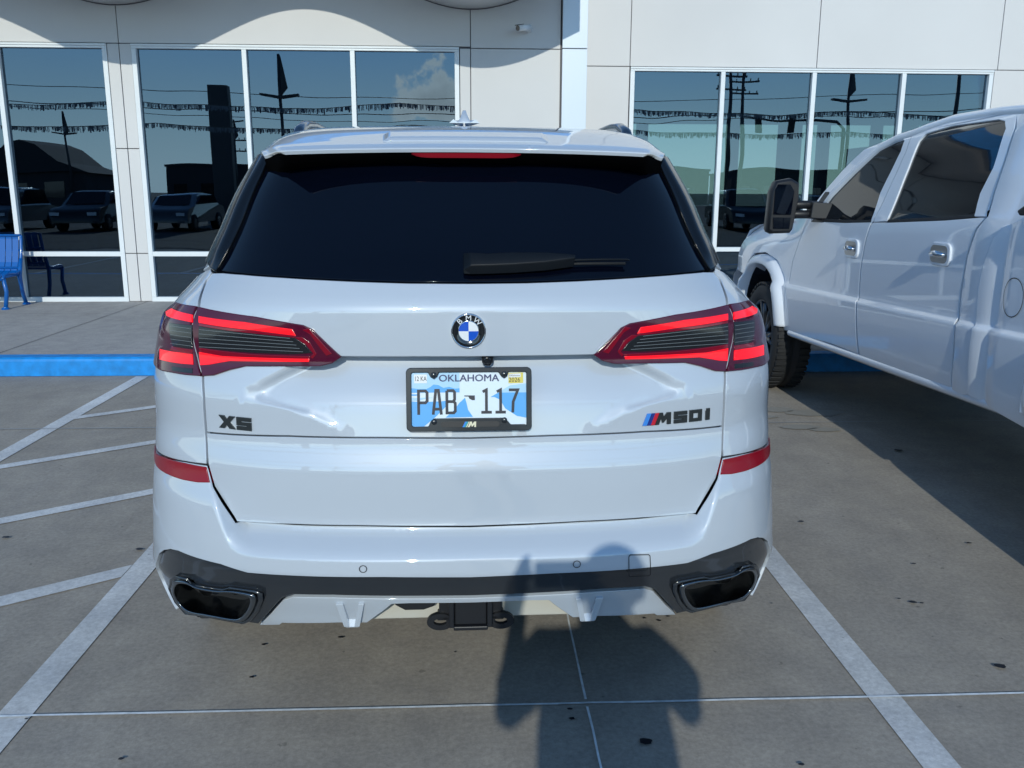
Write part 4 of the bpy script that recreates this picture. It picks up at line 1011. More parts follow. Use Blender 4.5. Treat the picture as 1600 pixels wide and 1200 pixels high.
def sl(x, w, sh=4.2): return [(x, 0), (x+w, 0), (x+w+sh, 10), (x+sh, 10)]
Mm = [(12.2, 0), (16.0, 10), (19.6, 10), (20.4, 6.2), (23.4, 10), (27.4, 10), (27.4, 0), (23.6, 0), (23.6, 5.2), (20.6, 1.6), (18.8, 1.6), (17.8, 5.4), (15.9, 0)]
O1 = [(46, 0), (59, 0), (59, 10), (46, 10), (46, 7.2), (55.2, 7.2), (55.2, 2.8), (46, 2.8)]
O2 = [(46, 2.81), (49.8, 2.81), (49.8, 7.19), (46, 7.19)]
shapes = [('badge_stripe', sl(.6, 3.7), M['lblue']), ('badge_stripe', sl(4.3, 3.7), M['dblue']), ('badge_stripe', sl(8.0, 3.7), M['red']), ('badge_letter', Mm, D_), ('badge_letter', five(30.4), D_),
          ('badge_letter', O1, D_), ('badge_letter', O2, D_), ('badge_letter', [(63.2, 0), (67.6, 0), (67.6, 10), (64, 10), (64, 8), (63.2, 8)], D_)]
on_panel('m', shapes, u0, z0, D_, S_mid, .00322, .0)
# ---- number plate
plc = pt(734.5, 619, S_mid, 0); pz = .5*(pt(734.5, 571, S_mid).z+pt(734.5, 667.5, S_mid).z)
PR = bpy.data.objects.new('number_plate', None)
tl = R_(9)
plate_M = Matrix.Translation((0.0, plc.y-.022, pz)) @ Matrix.Rotation(-tl, 4, 'X')
def pl_obj(name, bm, mt, parent, **k):
    o = obj(name, bm, mt, parent, **k)
    if parent is X5: o.matrix_local = plate_M
    return o
def rr(w, h, r, n=5, cx=0, cy=0):
    o = []
    for sx, sy, a0 in ((1, 1, 0), (-1, 1, 90), (-1, -1, 180), (1, -1, 270)):
        for k in range(n+1): a = R_(a0+90*k/n); o.append((cx+sx*(w/2-r)+r*math.cos(a), cy+sy*(h/2-r)+r*math.sin(a)))
    return o
PW, PH = .3115, .1565
bm = bmesh.new(); prism(bm, rr(PW-.01, PH-.01, .008), 0, .006); plate = pl_obj('number_plate', bm, M['platew'], X5)
def flat(name, pts, y, mt, parent=None):
    bm = bmesh.new(); bm.faces.new([bm.verts.new((x, y, z)) for x, z in pts]); bm.normal_update()
    for f in bm.faces:
        if f.normal.y > 0: f.normal_flip()
    bmesh.ops.triangulate(bm, faces=bm.faces); return obj(name, bm, mt, parent or plate)
# picture px (1600 px crop of the plate, 6.667 px per photo px) -> metres
def Q(x, y): return ((x-762)/1265*.3125, -(y-460)/650*.158)
def fp(name, l, y, mt): return flat(name, [Q(*p) for p in l], y, mt)
fp('plate_field', [(175, 180), (665, 180), (665, 385), (600, 340), (480, 370), (330, 390), (175, 390)], -.0006, M['platem'])
fp('plate_field', [(370, 330), (400, 305), (450, 310), (500, 340), (560, 330), (620, 350), (665, 345), (665, 388), (175, 388), (175, 340), (250, 350), (330, 350)], -.0009, M['plateb'])
fp('plate_field', [(175, 402), (240, 405), (250, 418), (175, 420)], -.0009, M['plateb']); fp('plate_field', [(175, 440), (400, 440), (330, 450), (240, 470), (175, 475)], -.0009, M['platem'])
fp('plate_field', [(175, 478), (300, 485), (480, 480), (560, 470), (520, 540), (420, 640), (300, 740), (175, 740)], -.0009, M['plateb'])
fp('plate_field', [(720, 445), (735, 500), (750, 570), (800, 645), (520, 650), (610, 570), (660, 500)], -.0009, M['plateb'])
fp('plate_field', [(1050, 400), (1180, 320), (1350, 300), (1350, 395), (1200, 405)], -.0009, M['platem'])
fp('plate_field', [(980, 440), (1060, 395), (1350, 395), (1350, 660), (1250, 640), (1130, 560), (1080, 470), (1020, 440)], -.0010, M['plateb'])
ch_y = -.0018
def ink(l, w, closed=False, y=ch_y):
    bm = bmesh.new(); ribbon(bm, [Q(*p) for p in l], w, y, closed); return obj('plate_letter', bm, M['ink'], plate)
wI = .0070
def glyph(strokes):
    bm = bmesh.new(); y = ch_y
    for l, c in strokes: ribbon(bm, [Q(*p) for p in l], wI, y, c); y -= .00012
    for f in bm.faces: f.normal_update()
    obj('plate_letter', bm, M['ink'], plate)
glyph([([(248, 617), (248, 370), (318, 370), (335, 388), (335, 475), (318, 493), (250, 493)], False)])
glyph([([(395, 617), (423, 365), (450, 365), (478, 617)], False), ([(404, 560), (468, 560)], False)])
glyph([([(535, 370), (535, 600), (605, 600), (620, 583), (620, 500), (605, 483), (537, 483)], False), ([(535, 369), (600, 369), (614, 386), (614, 460), (603, 480)], False)])
glyph([([(900, 385), (938, 365), (938, 592)], False), ([(885, 598), (992, 598)], False)]); glyph([([(1045, 385), (1083, 365), (1083, 592)], False), ([(1030, 598), (1136, 598)], False)])
glyph([([(1168, 367), (1260, 367), (1212, 490), (1207, 603)], False)])
fp('state_outline', [(712, 421), (820, 421), (820, 470), (795, 470), (765, 455), (755, 432), (712, 430)], -.0018, M['ink'])
def ptxt(s, size, cx, cy, xs=1, mt=None, name='plate_text', y=-.0022, bold=0):
    bm = text_bm(s, size, xs, .0003); q = Q(cx, cy)
    if bold:      # a heavier face: the same outline laid three times a hair apart
        for k in (1, 2):
            b2 = text_bm(s, size, xs, .0003)
            for v in b2.verts: v.co += Vector(((k-1.5)*2*bold, -.00012*k, (k-1.5)*bold))
            me_ = bpy.data.meshes.new('x'); b2.to_mesh(me_); b2.free(); bm.from_mesh(me_); bpy.data.meshes.remove(me_)
    for v in bm.verts: v.co += Vector((q[0], y, q[1]))
    return obj(name, bm, mt or M['ink'], plate)
ptxt('OKLAHOMA', .0245, 760, 243, 1.10, bold=.0004, mt=mat('plate_name_ink', (.02, .03, .12), .4))
fp('plate_sticker', [(205, 200), (335, 200), (335, 290), (205, 290)], -.0014, M['white']); ptxt('12 KA', .0165, 270, 246, .72)
fp('plate_sticker', [(1165, 192), (1315, 187), (1315, 295), (1165, 298)], -.0014, M['yellow']); fp('sticker_band', [(1172, 200), (1290, 196), (1290, 235), (1172, 238)], -.0018, M['white']); ptxt('2026', .0155, 1226, 264, .95)
ptxt('Oklahoma', .006, 1225, 218, 1.1)
# frame of the plate
bm = bmesh.new(); oi = rr(PW+.004, PH+.004, .012); ii = [Q(*p) for p in ((1345, 735), (1345, 190), (1335, 180), (1165, 180), (1150, 225), (1120, 248), (1090, 225), (1060, 180), (460, 180), (440, 225), (405, 250), (370, 225), (345, 180), (190, 180), (178, 192), (178, 722), (192, 738), (345, 738), (372, 680), (400, 655), (1110, 655), (1140, 672), (1185, 725), (1330, 725))]
from mathutils.geometry import delaunay_2d_cdt as cdt
pp = [Vector(p) for p in oi]+[Vector(p) for p in ii]; no_, ni_ = len(oi), len(ii)
ed = [(i, (i+1) % no_) for i in range(no_)]+[(no_+i, no_+(i+1) % ni_) for i in range(ni_)]
V, E, Fc, a_, b_, c_ = cdt(pp, ed, [], 0, 1e-7)
vv = [bm.verts.new((v.x, -.007, v.y)) for v in V]; keep = []
for f in Fc:
    c = sum((V[i] for i in f), Vector((0, 0)))/len(f)
    if inside(c, oi) and not inside(c, ii): keep.append(bm.faces.new([vv[i] for i in f]))
bmesh.ops.recalc_face_normals(bm, faces=bm.faces)
r = bmesh.ops.extrude_face_region(bm, geom=keep)
for v in [x for x in r['geom'] if isinstance(x, bmesh.types.BMVert)]: v.co.y = .006
for v in [v for v in bm.verts if not v.link_faces]: bm.verts.remove(v)
bmesh.ops.recalc_face_normals(bm, faces=bm.faces)
fr = obj('plate_frame', bm, M['frameblk'], plate, bevel=.002)
for x, y in ((405, 205), (1120, 200), (405, 690), (1120, 680)):
    bm = bmesh.new(); q = Q(x, y); lathe(bm, [(-.006, .0072), (-.010, .0070), (-.0115, .005), (-.012, 0)], 20, 'y', (q[0], 0, q[1])); obj('screw_cap', bm, M['frameblk'], plate)
bm = bmesh.new(); prism(bm, rr(.148, .0135, .0065, 5, *Q(770, 718)), -.0085, -.0068); obj('frame_inlay', bm, M['plastic'], plate)
q0 = Q(690, 748); s_ = .0140/10
for (a, w, mt) in ((0, 3.1, M['lblue']), (3.1, 3.1, M['teal']), (6.6, 1.6, M['cream'])): flat('inlay_stripe', [(q0[0]+x*s_, q0[1]+y*s_) for x, y in sl(a, w, 5)], -.0090, mt)
flat('inlay_letter', [(q0[0]+x*s_, q0[1]+y*s_) for x, y in [(9.5, 0), (14, 10), (17.2, 10), (18, 5.4), (21.5, 10), (25, 10), (24.5, 0), (21.4, 0), (21.6, 5.0), (18.6, 1.2), (16.6, 1.2), (15.8, 5), (13, 0)]], -.0090, M['cream'])
# ---- antenna, roof rails
bm = bmesh.new(); c = (0, .98, 1.772)
for i in range(13):
    t = i/12; y = c[1]+.16*t; h_ = .112*math.sin(math.pi*min(1, .5+.5*(1-t)))**1.0*(1-t*.9)+.004; w = .047*(1-t)**.6+.004
    pr_ = [(w, 0), (w*.72, .012*(1-t*.5)), (w*.42, h_*.30), (.014*(1-t)+.003, h_*.60), (.005, h_), (-.005, h_), (-.014*(1-t)-.003, h_*.60), (-w*.42, h_*.30), (-w*.72, .012*(1-t*.5)), (-w, 0)]
    rg = [bm.verts.new((x, y, c[2]+z)) for x, z in pr_]
    if i:
        for k in range(9): bm.faces.new((last[k], rg[k], rg[k+1], last[k+1])).smooth = True
    else: bm.faces.new(rg)
    last = rg
bmesh.ops.recalc_face_normals(bm, faces=bm.faces); obj('antenna', bm, WP, X5)
for s in (-1, 1):
    bm = bmesh.new()
    tube(bm, [(s*.545, .92, 1.715), (s*.545, .97, 1.745), (s*.545, 1.08, 1.768), (s*.55, 1.3, 1.783), (s*.55, 2.2, 1.785), (s*.545, 2.45, 1.765), (s*.54, 2.58, 1.71)], [.016, .019, .019, .016, .016, .018, .016], 12, flat=.8)
    obj('roof_rail', bm, M['darkchrome'], X5)
    # door mirror
    bm = bmesh.new(); conv_pts = [(s*.97, 3.25, 1.19), (s*1.13, 3.22, 1.17), (s*1.15, 3.22, 1.27), (s*.99, 3.24, 1.30), (s*1.0, 3.42, 1.18), (s*1.10, 3.38, 1.18), (s*1.11, 3.37, 1.25), (s*1.0, 3.4, 1.27), (s*.93, 3.3, 1.19), (s*.93, 3.34, 1.22)]
    for p in conv_pts: bm.verts.new(p)
    conv(bm); obj('door_mirror', bm, WP, X5, bevel=.015)
# ---- front end, windscreen, bonnet
def front_ring(z, y0, w, dep): return [(w*math.cos(t)**.45 if math.cos(t) > 1e-6 else 0, y0+dep*math.sin(t)**.8) for t in [i/12*math.pi/2 for i in range(13)]]
bm = bmesh.new(); rows = []
for z, dep in ((.28, .30), (.45, .40), (.7, .42), (.9, .36), (.98, .28), (1.02, .15)):
    h_ = front_ring(z, 4.49, Wz(min(z, 1.0))+.05, dep); pts = [(x, y) for x, y in h_]+[(-x, y) for x, y in h_[::-1][1:]]; rows.append([bm.verts.new((x, y, z)) for x, y in pts])
for a, b in zip(rows, rows[1:]):
    for k in range(len(a)-1): bm.faces.new((a[k], a[k+1], b[k+1], b[k])).smooth = True
bmesh.ops.recalc_face_normals(bm, faces=bm.faces); obj('front_end', bm, WP, X5)
bm = bmesh.new(); rows = []
for y, z, w in ((3.55, 1.17, .93), (3.9, 1.13, .93), (4.3, 1.06, .95), (4.5, 1.02, .94), (4.66, 1.0, .8)):
    rows.append([bm.verts.new((w*k/8, y, z-.05*(abs(k)/8)**3+.015*(abs(k) in (5, 6)))) for k in range(-8, 9)])
for a, b in zip(rows, rows[1:]):
    for k in range(16): bm.faces.new((a[k], a[k+1], b[k+1], b[k])).smooth = True
bmesh.ops.recalc_face_normals(bm, faces=bm.faces); obj('bonnet', bm, WP, X5)
bm = bmesh.new(); rows = []
for y, z, w in ((2.60, 1.70, .60), (3.0, 1.56, .68), (3.4, 1.34, .76), (3.66, 1.17, .82)): rows.append([bm.verts.new((w*k/6, y-.05*(abs(k)/6)**2*-1-.10*(k/6)**2, z)) for k in range(-6, 7)])
for a, b in zip(rows, rows[1:]):
    for k in range(12): bm.faces.new((a[k], a[k+1], b[k+1], b[k])).smooth = True
bmesh.ops.recalc_face_normals(bm, faces=bm.faces); obj('windscreen', bm, M['tglass'], X5)
for s in (-1, 1):
    bm = bmesh.new(); box(bm, s*.72-.15, s*.72+.15, 4.72, 4.86, .82, .93); obj('headlight', bm, M['white'], X5, bevel=.03)
bm = bmesh.new(); box(bm, -.28, .28, 4.85, 4.93, .62, .92); obj('grille', bm, M['gloss'], X5, bevel=.03)
# ---- wheels
def wheel(parent, x, y, R, w, s, mt_rim=None, spokes=5):
    bm = bmesh.new(); a = w/2
    lathe(bm, [(-a*.8, R*.66), (-a, R*.72), (-a, R*.90), (-a*.82, R*.975), (-a*.5, R), (-.02, R), (-.015, R-.012), (.015, R-.012), (.02, R), (a*.5, R), (a*.82, R*.975), (a, R*.90), (a, R*.72), (a*.8, R*.66)], 48, 'x', (x, y, R), cap=False)
    for k in range(48):    # tread blocks
        t = k/48*2*math.pi
        for q in (-.6, .6):
            c = Vector((x+q*a, y+(R-.001)*math.cos(t), R+(R-.001)*math.sin(t)))
            e1_ = Vector((0, -math.sin(t), math.cos(t)))*.014; e2 = Vector((a*.30, 0, 0)); e3 = Vector((0, math.cos(t), math.sin(t)))*.009
            hexa(bm, [c-e1_-e2-e3, c-e1_+e2-e3, c+e1_+e2-e3, c+e1_-e2-e3, c-e1_-e2+e3, c-e1_+e2+e3, c+e1_+e2+e3, c+e1_-e2+e3])
    wo = bpy.data.objects.new('wheel', None); link(wo, parent); wo.location = (0, 0, 0)
    obj('tyre', bm, M['rubber'], wo)
    bm = bmesh.new(); o = s*a
    lathe(bm, [(o*.9, R*.68), (o*.86, R*.64), (o*.2, R*.60), (-o*.6, R*.60), (-o*.8, R*.67)], 40, 'x', (x, y, R), cap=False); lathe(bm, [(o*.75, 0), (o*.75, R*.17), (o*.55, R*.20), (o*.3, R*.2)], 24, 'x', (x, y, R))
    for k in range(spokes):
        t = k/spokes*2*math.pi
        for dt in (-.16, .16):
            p0 = Vector((x+o*.62, y+R*.15*math.cos(t), R+R*.15*math.sin(t))); p1 = Vector((x+o*.80, y+R*.64*math.cos(t+dt), R+R*.64*math.sin(t+dt))); tube(bm, [p0, p1], [R*.06, R*.045], 6)
    obj('rim', bm, mt_rim or M['rim'], wo)
    bm = bmesh.new(); lathe(bm, [(o*.1, R*.45), (o*.14, R*.45), (o*.14, .02)], 32, 'x', (x, y, R)); obj('brake_disc', bm, M['steel'], wo)
    return wo
for s in (-1, 1):
    for y in (1.08, 4.02): wheel(X5, s*.835, y, .385, .28, s)
    for y in (1.08, 4.02):
        bm = bmesh.new(); n = 20; pr = None
        for k in range(n+1):
            t = math.pi*k/n; c = [bm.verts.new((s*xx, y+.44*math.cos(t), .36+.44*math.sin(t))) for xx in (.60, .955)]
            if pr: bm.faces.new((pr[0], pr[1], c[1], c[0]))
            pr = c
        obj('wheel_housing', bm, M['plastic'], X5)

# ================================================================== the white pickup truck
TXC = 3.35
TRK = thing('pickup_truck', 'raised white four-door pickup truck with black towing mirrors parked on the right', 'truck', (TXC, 5.0, 0))
Wt = pchip({.38: .90, .45: .955, .50: .975, .62: .992, .76: .998, .838: .996, .852: .988, .862: .971, .90: .968, 1.0: .968, 1.15: .966, 1.28: .958, 1.345: .945, 1.37: .935, 1.6: .862, 1.84: .770, 1.90: .70})
def rake(Y): return .030*(6.9-Y)
def ST(u, z, ex=0):
    Y = abs(u); zd = z-rake(Y); w = Wt(zd)+ex
    if Y > 6.9: w -= .085*((Y-6.9)/1.2)**2.6+(.05*ss(6.9, 8.1, Y)*ss(1.0, 1.25, zd))
    if zd > 1.0 and Y > 6.2: w -= .10*ss(1.12, 1.33, zd)*ss(6.2, 6.9, Y)
    return (math.copysign(w, u), Y-5.0, z)
def TW(fn): return lambda u, z: Vector(fn(u, z))+Vector((TXC, 5, 0))
def tat(pts, fn=ST):
    o = []
    for p in pts:
        if p[1] < 20: o.append((-p[0], p[1])); continue
        d = c_f+(p[0]-800)/F*c_r-(p[1]-600)/F*c_u; t = 2.37/d.x; g = EYE+d*t; o.append(inv(p[0], p[1], TW(fn), (-g.y, g.z)))
    return o
def sides(name, mt, pts, off=0, th=.02, d=(.06, .025), fn=ST, parent=None, gap=.0028, round_=.003, right=True, label=None, crease=False):
    P = tat(pts, fn); r = []
    par = parent or [TRK, TRK]
    cr = [[(-(3.0+.1*i), zd+rake(3.0+.1*i)) for i in range(45)] for zd in (.868, .861, .853, .844, .830)] if crease else []
    r.append(patch(name, mt, P, fn, par[0], off=off, th=th, d=d, gap=gap, round_=round_, lines=cr))
    if right: r.append(patch(name, mt, [(-u, z) for u, z in P], fn, par[1], off=off, th=th, d=d, gap=gap, round_=round_, lines=[[(-u, z) for u, z in l] for l in cr]))
    return r
TP = M['truckpaint']
sides('gap_backing', M['black'], [(2.0, .80), (2.45, .80), (2.50, 1.10), (3.5, 1.10), (3.55, .66), (6.44, .57), (6.44, .9), (6.2, 1.30), (2.0, 1.45)], off=-.026, th=.004, d=(.1, .04), gap=0, round_=.001)  # added near-black sheet so the gaps between truck panels stay dark
# literal points are (Y, z); photo points come from the near side
fender = [(1290, 345), (1262, 346), (6.75, 1.32), (7.2, 1.285), (7.55, 1.25), (7.72, 1.19), (7.78, 1.10), (7.80, .92), (7.66, .90), (7.58, .97), (7.45, 1.02), (7.2, 1.045), (6.9, 1.05), (6.68, 1.03), (6.56, .95), (6.50, .82), (6.46, .56), (1232, 514), (1217, 437), (1240, 400), (1275, 360)]
sides('front_fender', TP, [(6.30, 1.378), (6.5, 1.372), (6.9, 1.345), (7.3, 1.315), (7.65, 1.282), (7.9, 1.225), (8.03, 1.14), (8.08, 1.0), (8.08, .84), (7.66, .84), (7.60, .95), (7.42, 1.04), (7.1, 1.07), (6.80, 1.03), (6.62, .92), (6.56, .80), (6.54, .52), (6.50, .52), (6.50, .90), (6.47, 1.04), (6.40, 1.15)], d=(.05, .03))
fd = sides('front_door', TP, [(6.40, 1.152), (6.47, 1.042), (6.50, .902), (6.50, .522), (1300, 538), (1341, 554), (1337, 512), (1337, 475), (1341, 462), (1344, 420), (1352, 375), (1360, 350), (1363, 346.5), (1320, 347.5), (1270, 346), (6.02, 1.383), (6.30, 1.376)], d=(.05, .02), crease=True)
rd = sides('rear_door', TP, [(1343, 555), (1400, 579), (1487, 614), (1489, 550), (1491, 512), (1497, 490), (1500, 457), (1510, 400), (1525, 357), (1541, 339), (1524, 339.5), (1475, 343.5), (1386, 347), (1364, 347), (1361, 350), (1353, 375), (1345, 420), (1342, 462), (1338.5, 475), (1338.5, 512)], d=(.05, .02), crease=True)
# door frames above the belt: pillars and rails round the glass
fr_f = sides('door_frame', TP, [(1270, 345.5), (1300, 305), (1335, 268), (1375, 232), (1400, 218), (1424, 212), (1416, 235), (1391, 290), (1364, 346), (1361, 346.5), (1376, 301), (1408, 236), (1414, 219), (1410, 214.5), (1389, 217.5), (1351, 233), (1316, 266.5), (1287, 300), (1272, 320), (1284, 346)], th=.03, parent=fd, gap=0, d=(.04, .03))
fr_r = sides('door_frame', TP, [(1364.5, 347), (1391.5, 290), (1416.5, 235), (1425, 212), (1447, 203), (1487, 190), (1560, 178.5), (1590, 176), (1585, 200), (1565, 262), (1552, 300), (1541, 338), (1521.5, 338), (1526.5, 318), (1531, 302), (1551.5, 262), (1571, 201), (1569.5, 189), (1560, 186.5), (1487, 196.5), (1447, 208.5), (1436, 220), (1423, 251), (1404, 300), (1385, 345)], th=.03, parent=rd, gap=0, d=(.04, .03))
sides('front_glass', M['tglass'], [(1283, 348), (1272, 322), (1287, 300), (1316, 266), (1351, 232.5), (1389, 217), (1411, 214), (1416, 219), (1409, 236), (1377, 301), (1361, 348)], off=-.010, th=.008, parent=fd, gap=0, d=(.06, .05))
sides('rear_glass', M['tglass'], [(1384, 348), (1403, 300), (1422, 251), (1435, 220), (1446, 208), (1487, 196), (1560, 186), (1570, 188.5), (1572, 201), (1552, 262), (1532, 302), (1527, 318), (1522, 340), (1475, 345)], off=-.010, th=.008, parent=rd, gap=0, d=(.06, .05))
sides('window_seal', M['rubber'], [(1285, 346.5), (1320, 348), (1361, 347.5), (1361.5, 343.5), (1320, 343.5), (1290, 342)], off=.001, th=.012, parent=fd, gap=0, round_=.001, d=(.05, .01))
sides('window_seal', M['rubber'], [(1386, 347.5), (1475, 344), (1522, 339.5), (1523, 334.5), (1475, 339), (1388, 343)], off=.001, th=.012, parent=rd, gap=0, round_=.001, d=(.05, .01))
# cab rear corner, roof edge
def SCB(u, z):
    x, y, zz = ST(u, z); Y = abs(u); return (x+math.copysign(.012*math.sin(math.pi*max(0, min(1, (Y-3.86)/.30))), u), y, zz)
sides('cab_corner', TP, [(1588, 177), (1600, 175.5), (3.80, 1.95), (3.72, 1.90), (3.74, 1.50), (3.78, 1.36), (1553, 372), (1537, 412), (1529, 450), (1526, 495), (1519, 520), (1515, 550), (1514, 617), (1488, 619), (1490.5, 550), (1492.5, 512), (1498.5, 490), (1501.5, 457), (1511.5, 400), (1526.5, 357), (1543, 338), (1554, 300), (1567, 262), (1587, 200)], th=.03, fn=SCB, d=(.02, .02), crease=True)
# bed side with a rolled front edge
def SBD(u, z):
    x, y, zz = ST(u, z); Y = abs(u); k = .022*ss(3.98, 3.86, Y)-.02; k = -.040*ss(3.74, 3.96, Y)+.022; return (x+math.copysign(k, u), y, zz)
bp = [(3.93, .57), (3.90, .9), (3.84, 1.15), (3.74, 1.36), (3.66, 1.46), (1.96, 1.53), (1.94, .75), (2.48, .70)]
bp += [(3.0+.50*math.cos(R_(a)), .45+.50*math.sin(R_(a))) for a in range(150, 29, -12)][0:0]
bp = tat([(1512, 618), (1513, 550), (1517, 520), (1524.5, 495), (1527.5, 450), (1535.5, 412), (1551.5, 371), (1567, 352)], SBD); bp = [(-u, z) for u, z in bp]+[(3.70, 1.46), (1.96, 1.52), (1.94, .78), (2.46, .66)]+[(3.0+.53*math.cos(R_(a)), .47+.53*math.sin(R_(a))) for a in range(158, 9, -12)]+[(3.54, .56)]
bd = sides('bed_side', TP, bp, fn=SBD, th=.03, d=(.04, .02), crease=True)
for s, par in ((-1, bd[0]), (1, bd[1])):
    if s < 0:
        cu, czz = tat([(1583, 465)], SBD)[0]; outline('fuel_door', [(cu+.075*math.cos(k*R_(12)), czz+.085*math.sin(k*R_(12))) for k in range(30)], .004, M['rubber'], par, SBD, .003)
    bm = bmesh.new(); box(bm, s*.955-.06, s*.955+.03, -3.02, -1.36, 1.528, 1.575) if 0 else prism(bm, [(-3.03, 1.525), (-1.30, 1.455), (-1.28, 1.475), (-1.34, 1.505), (-3.03, 1.565)], s*.955-.07, s*.955+.035, 'yz')
    obj('rail_cap', bm, M['plastic'], par, bevel=.008)
# badge on the cab corner
u, z = tat([(1550, 334)])[0]
bm = bmesh.new(); P = Vector(ST(u, z)); prism(bm, [(P.y+a*.036*abs(math.cos(R_(t)))**.5*(1 if math.cos(R_(t)) > 0 else -1), P.z+.017*abs(math.sin(R_(t)))**.5*(1 if math.sin(R_(t)) > 0 else -1)) for a in (1,) for t in range(4, 364, 15)], P.x-.003, P.x+.01, 'yz'); bdg = obj('cab_badge', bm, M['gloss'], TRK)
bm = text_bm('GT', .026, 1.25, .002)
for v in bm.verts: x, y, zz = v.co; v.co = (P.x-.0042+y, P.y-x, P.z+zz)
obj('badge_letter', bm, M['chrome'], bdg)
# rocker and lower sill
bm = bmesh.new()
for s in (-1, 1):
    b = bmesh.new(); ro = [(1.40, .505), (-1.10, .585), (-1.10, .63), (1.36, .555)]
    prof_ = [(.80, .0), (.90, -.034), (.962, -.032), (.984, -.016), (.988, .004), (.978, .020), (.955, .024), (.94, .02)]
    pr = None
    for k in range(30):
        y = 1.42-2.86*k/29; zb = .520+.030*(1.42-y); c = [b.verts.new((s*x, y, zb+dz)) for x, dz in prof_]
        if pr:
            for q in range(7): b.faces.new((pr[q], pr[q+1], c[q+1], c[q])).smooth = True
        pr = c
    bmesh.ops.recalc_face_normals(b, faces=b.faces); obj('rocker', b, TP, TRK)
# wheel arch flares
for s in (-1, 1):
    for yc, nm in ((6.93, 'front'), (3.0, 'rear')):
        b = bmesh.new(); pr = None; n = 30; zc = .46+rake(yc)*.6
        for k in range(n+1):
            a = R_(-14+208*k/n); ca, sa = math.cos(a), math.sin(a); c = []; yk = yc+(.16 if nm == 'front' else 0)
            ca = math.copysign(abs(ca)**.80, ca); sa = math.copysign(abs(sa)**.86, sa)
            for dr, ex in ((-.02, -.10), (0, .045), (.012, .056), (.05, .052), (.088, .030), (.105, -.02)):
                rx = (.505 if nm == 'front' else .46)+dr; Y = yk+rx*ca; z = zc+.02+(.50+dr*.75)*sa; z = max(z, .54+rake(Y)); x = Wt(max(.5, min(1.2, z-rake(Y))))
                if Y > 6.9: x -= .085*((min(Y, 8.0)-6.9)/1.2)**2.6
                c.append(b.verts.new((s*(x+ex), Y-5, z)))
            if pr:
                for q in range(5): b.faces.new((pr[q], pr[q+1], c[q+1], c[q])).smooth = True
            pr = c
        bmesh.ops.recalc_face_normals(b, faces=b.faces); obj('wheel_flare', b, TP, TRK)
        b = bmesh.new(); pr = None
        for k in range(21):
            t = math.pi*k/20; yk = yc+(.12 if nm == 'front' else 0); c = [b.verts.new((s*xx, yk-5+.53*math.cos(t), .50+.52*math.sin(t)+rake(yc))) for xx in (.45, .955)]
            if pr: b.faces.new((pr[0], pr[1], c[1], c[0]))
            pr = c
        bmesh.ops.create_grid; v = [b.verts.new(p) for p in ((s*.45, yc-5-.55, .4), (s*.45, yc-5+.55, .4), (s*.45, yc-5+.55, 1.1), (s*.45, yc-5-.55, 1.1))]; b.faces.new(v)
        obj('wheel_housing', b, M['plastic'], TRK)
        wheel(TRK, s*.89, yc-5, .42, .285, s, M['darkalloy'], 8)
# door handles: chrome pull in a white moulded cup
for (px, py, par) in ((1332, 388, fd), (1471, 397, rd)):
    u, z = tat([(px, py)])[0]
    for k, s in ((0, -1), (1, 1)):
        P = Vector(ST(s*abs(u), z)); x = P.x
        bm = bmesh.new(); pts = rr(.20, .118, .04, 6, P.y, P.z); prism(bm, pts, x-s*.002, x+s*.012, 'yz'); cup = obj('handle', bm, TP, par[k], bevel=.006)
        bm = bmesh.new(); prism(bm, rr(.165, .088, .032, 6, P.y+.004, P.z), x+s*.0121, x+s*.014, 'yz'); obj('handle_recess', bm, M['steel'], cup)
        bm = bmesh.new(); tube(bm, [(x+s*.012, P.y-.062, P.z-.004), (x+s*.030, P.y-.045, P.z), (x+s*.036, P.y, P.z+.004), (x+s*.030, P.y+.045, P.z), (x+s*.012, P.y+.062, P.z-.004)], [.009, .012, .0135, .012, .009], 10, flat=1.2); obj('pull', bm, M['chrome'], cup)
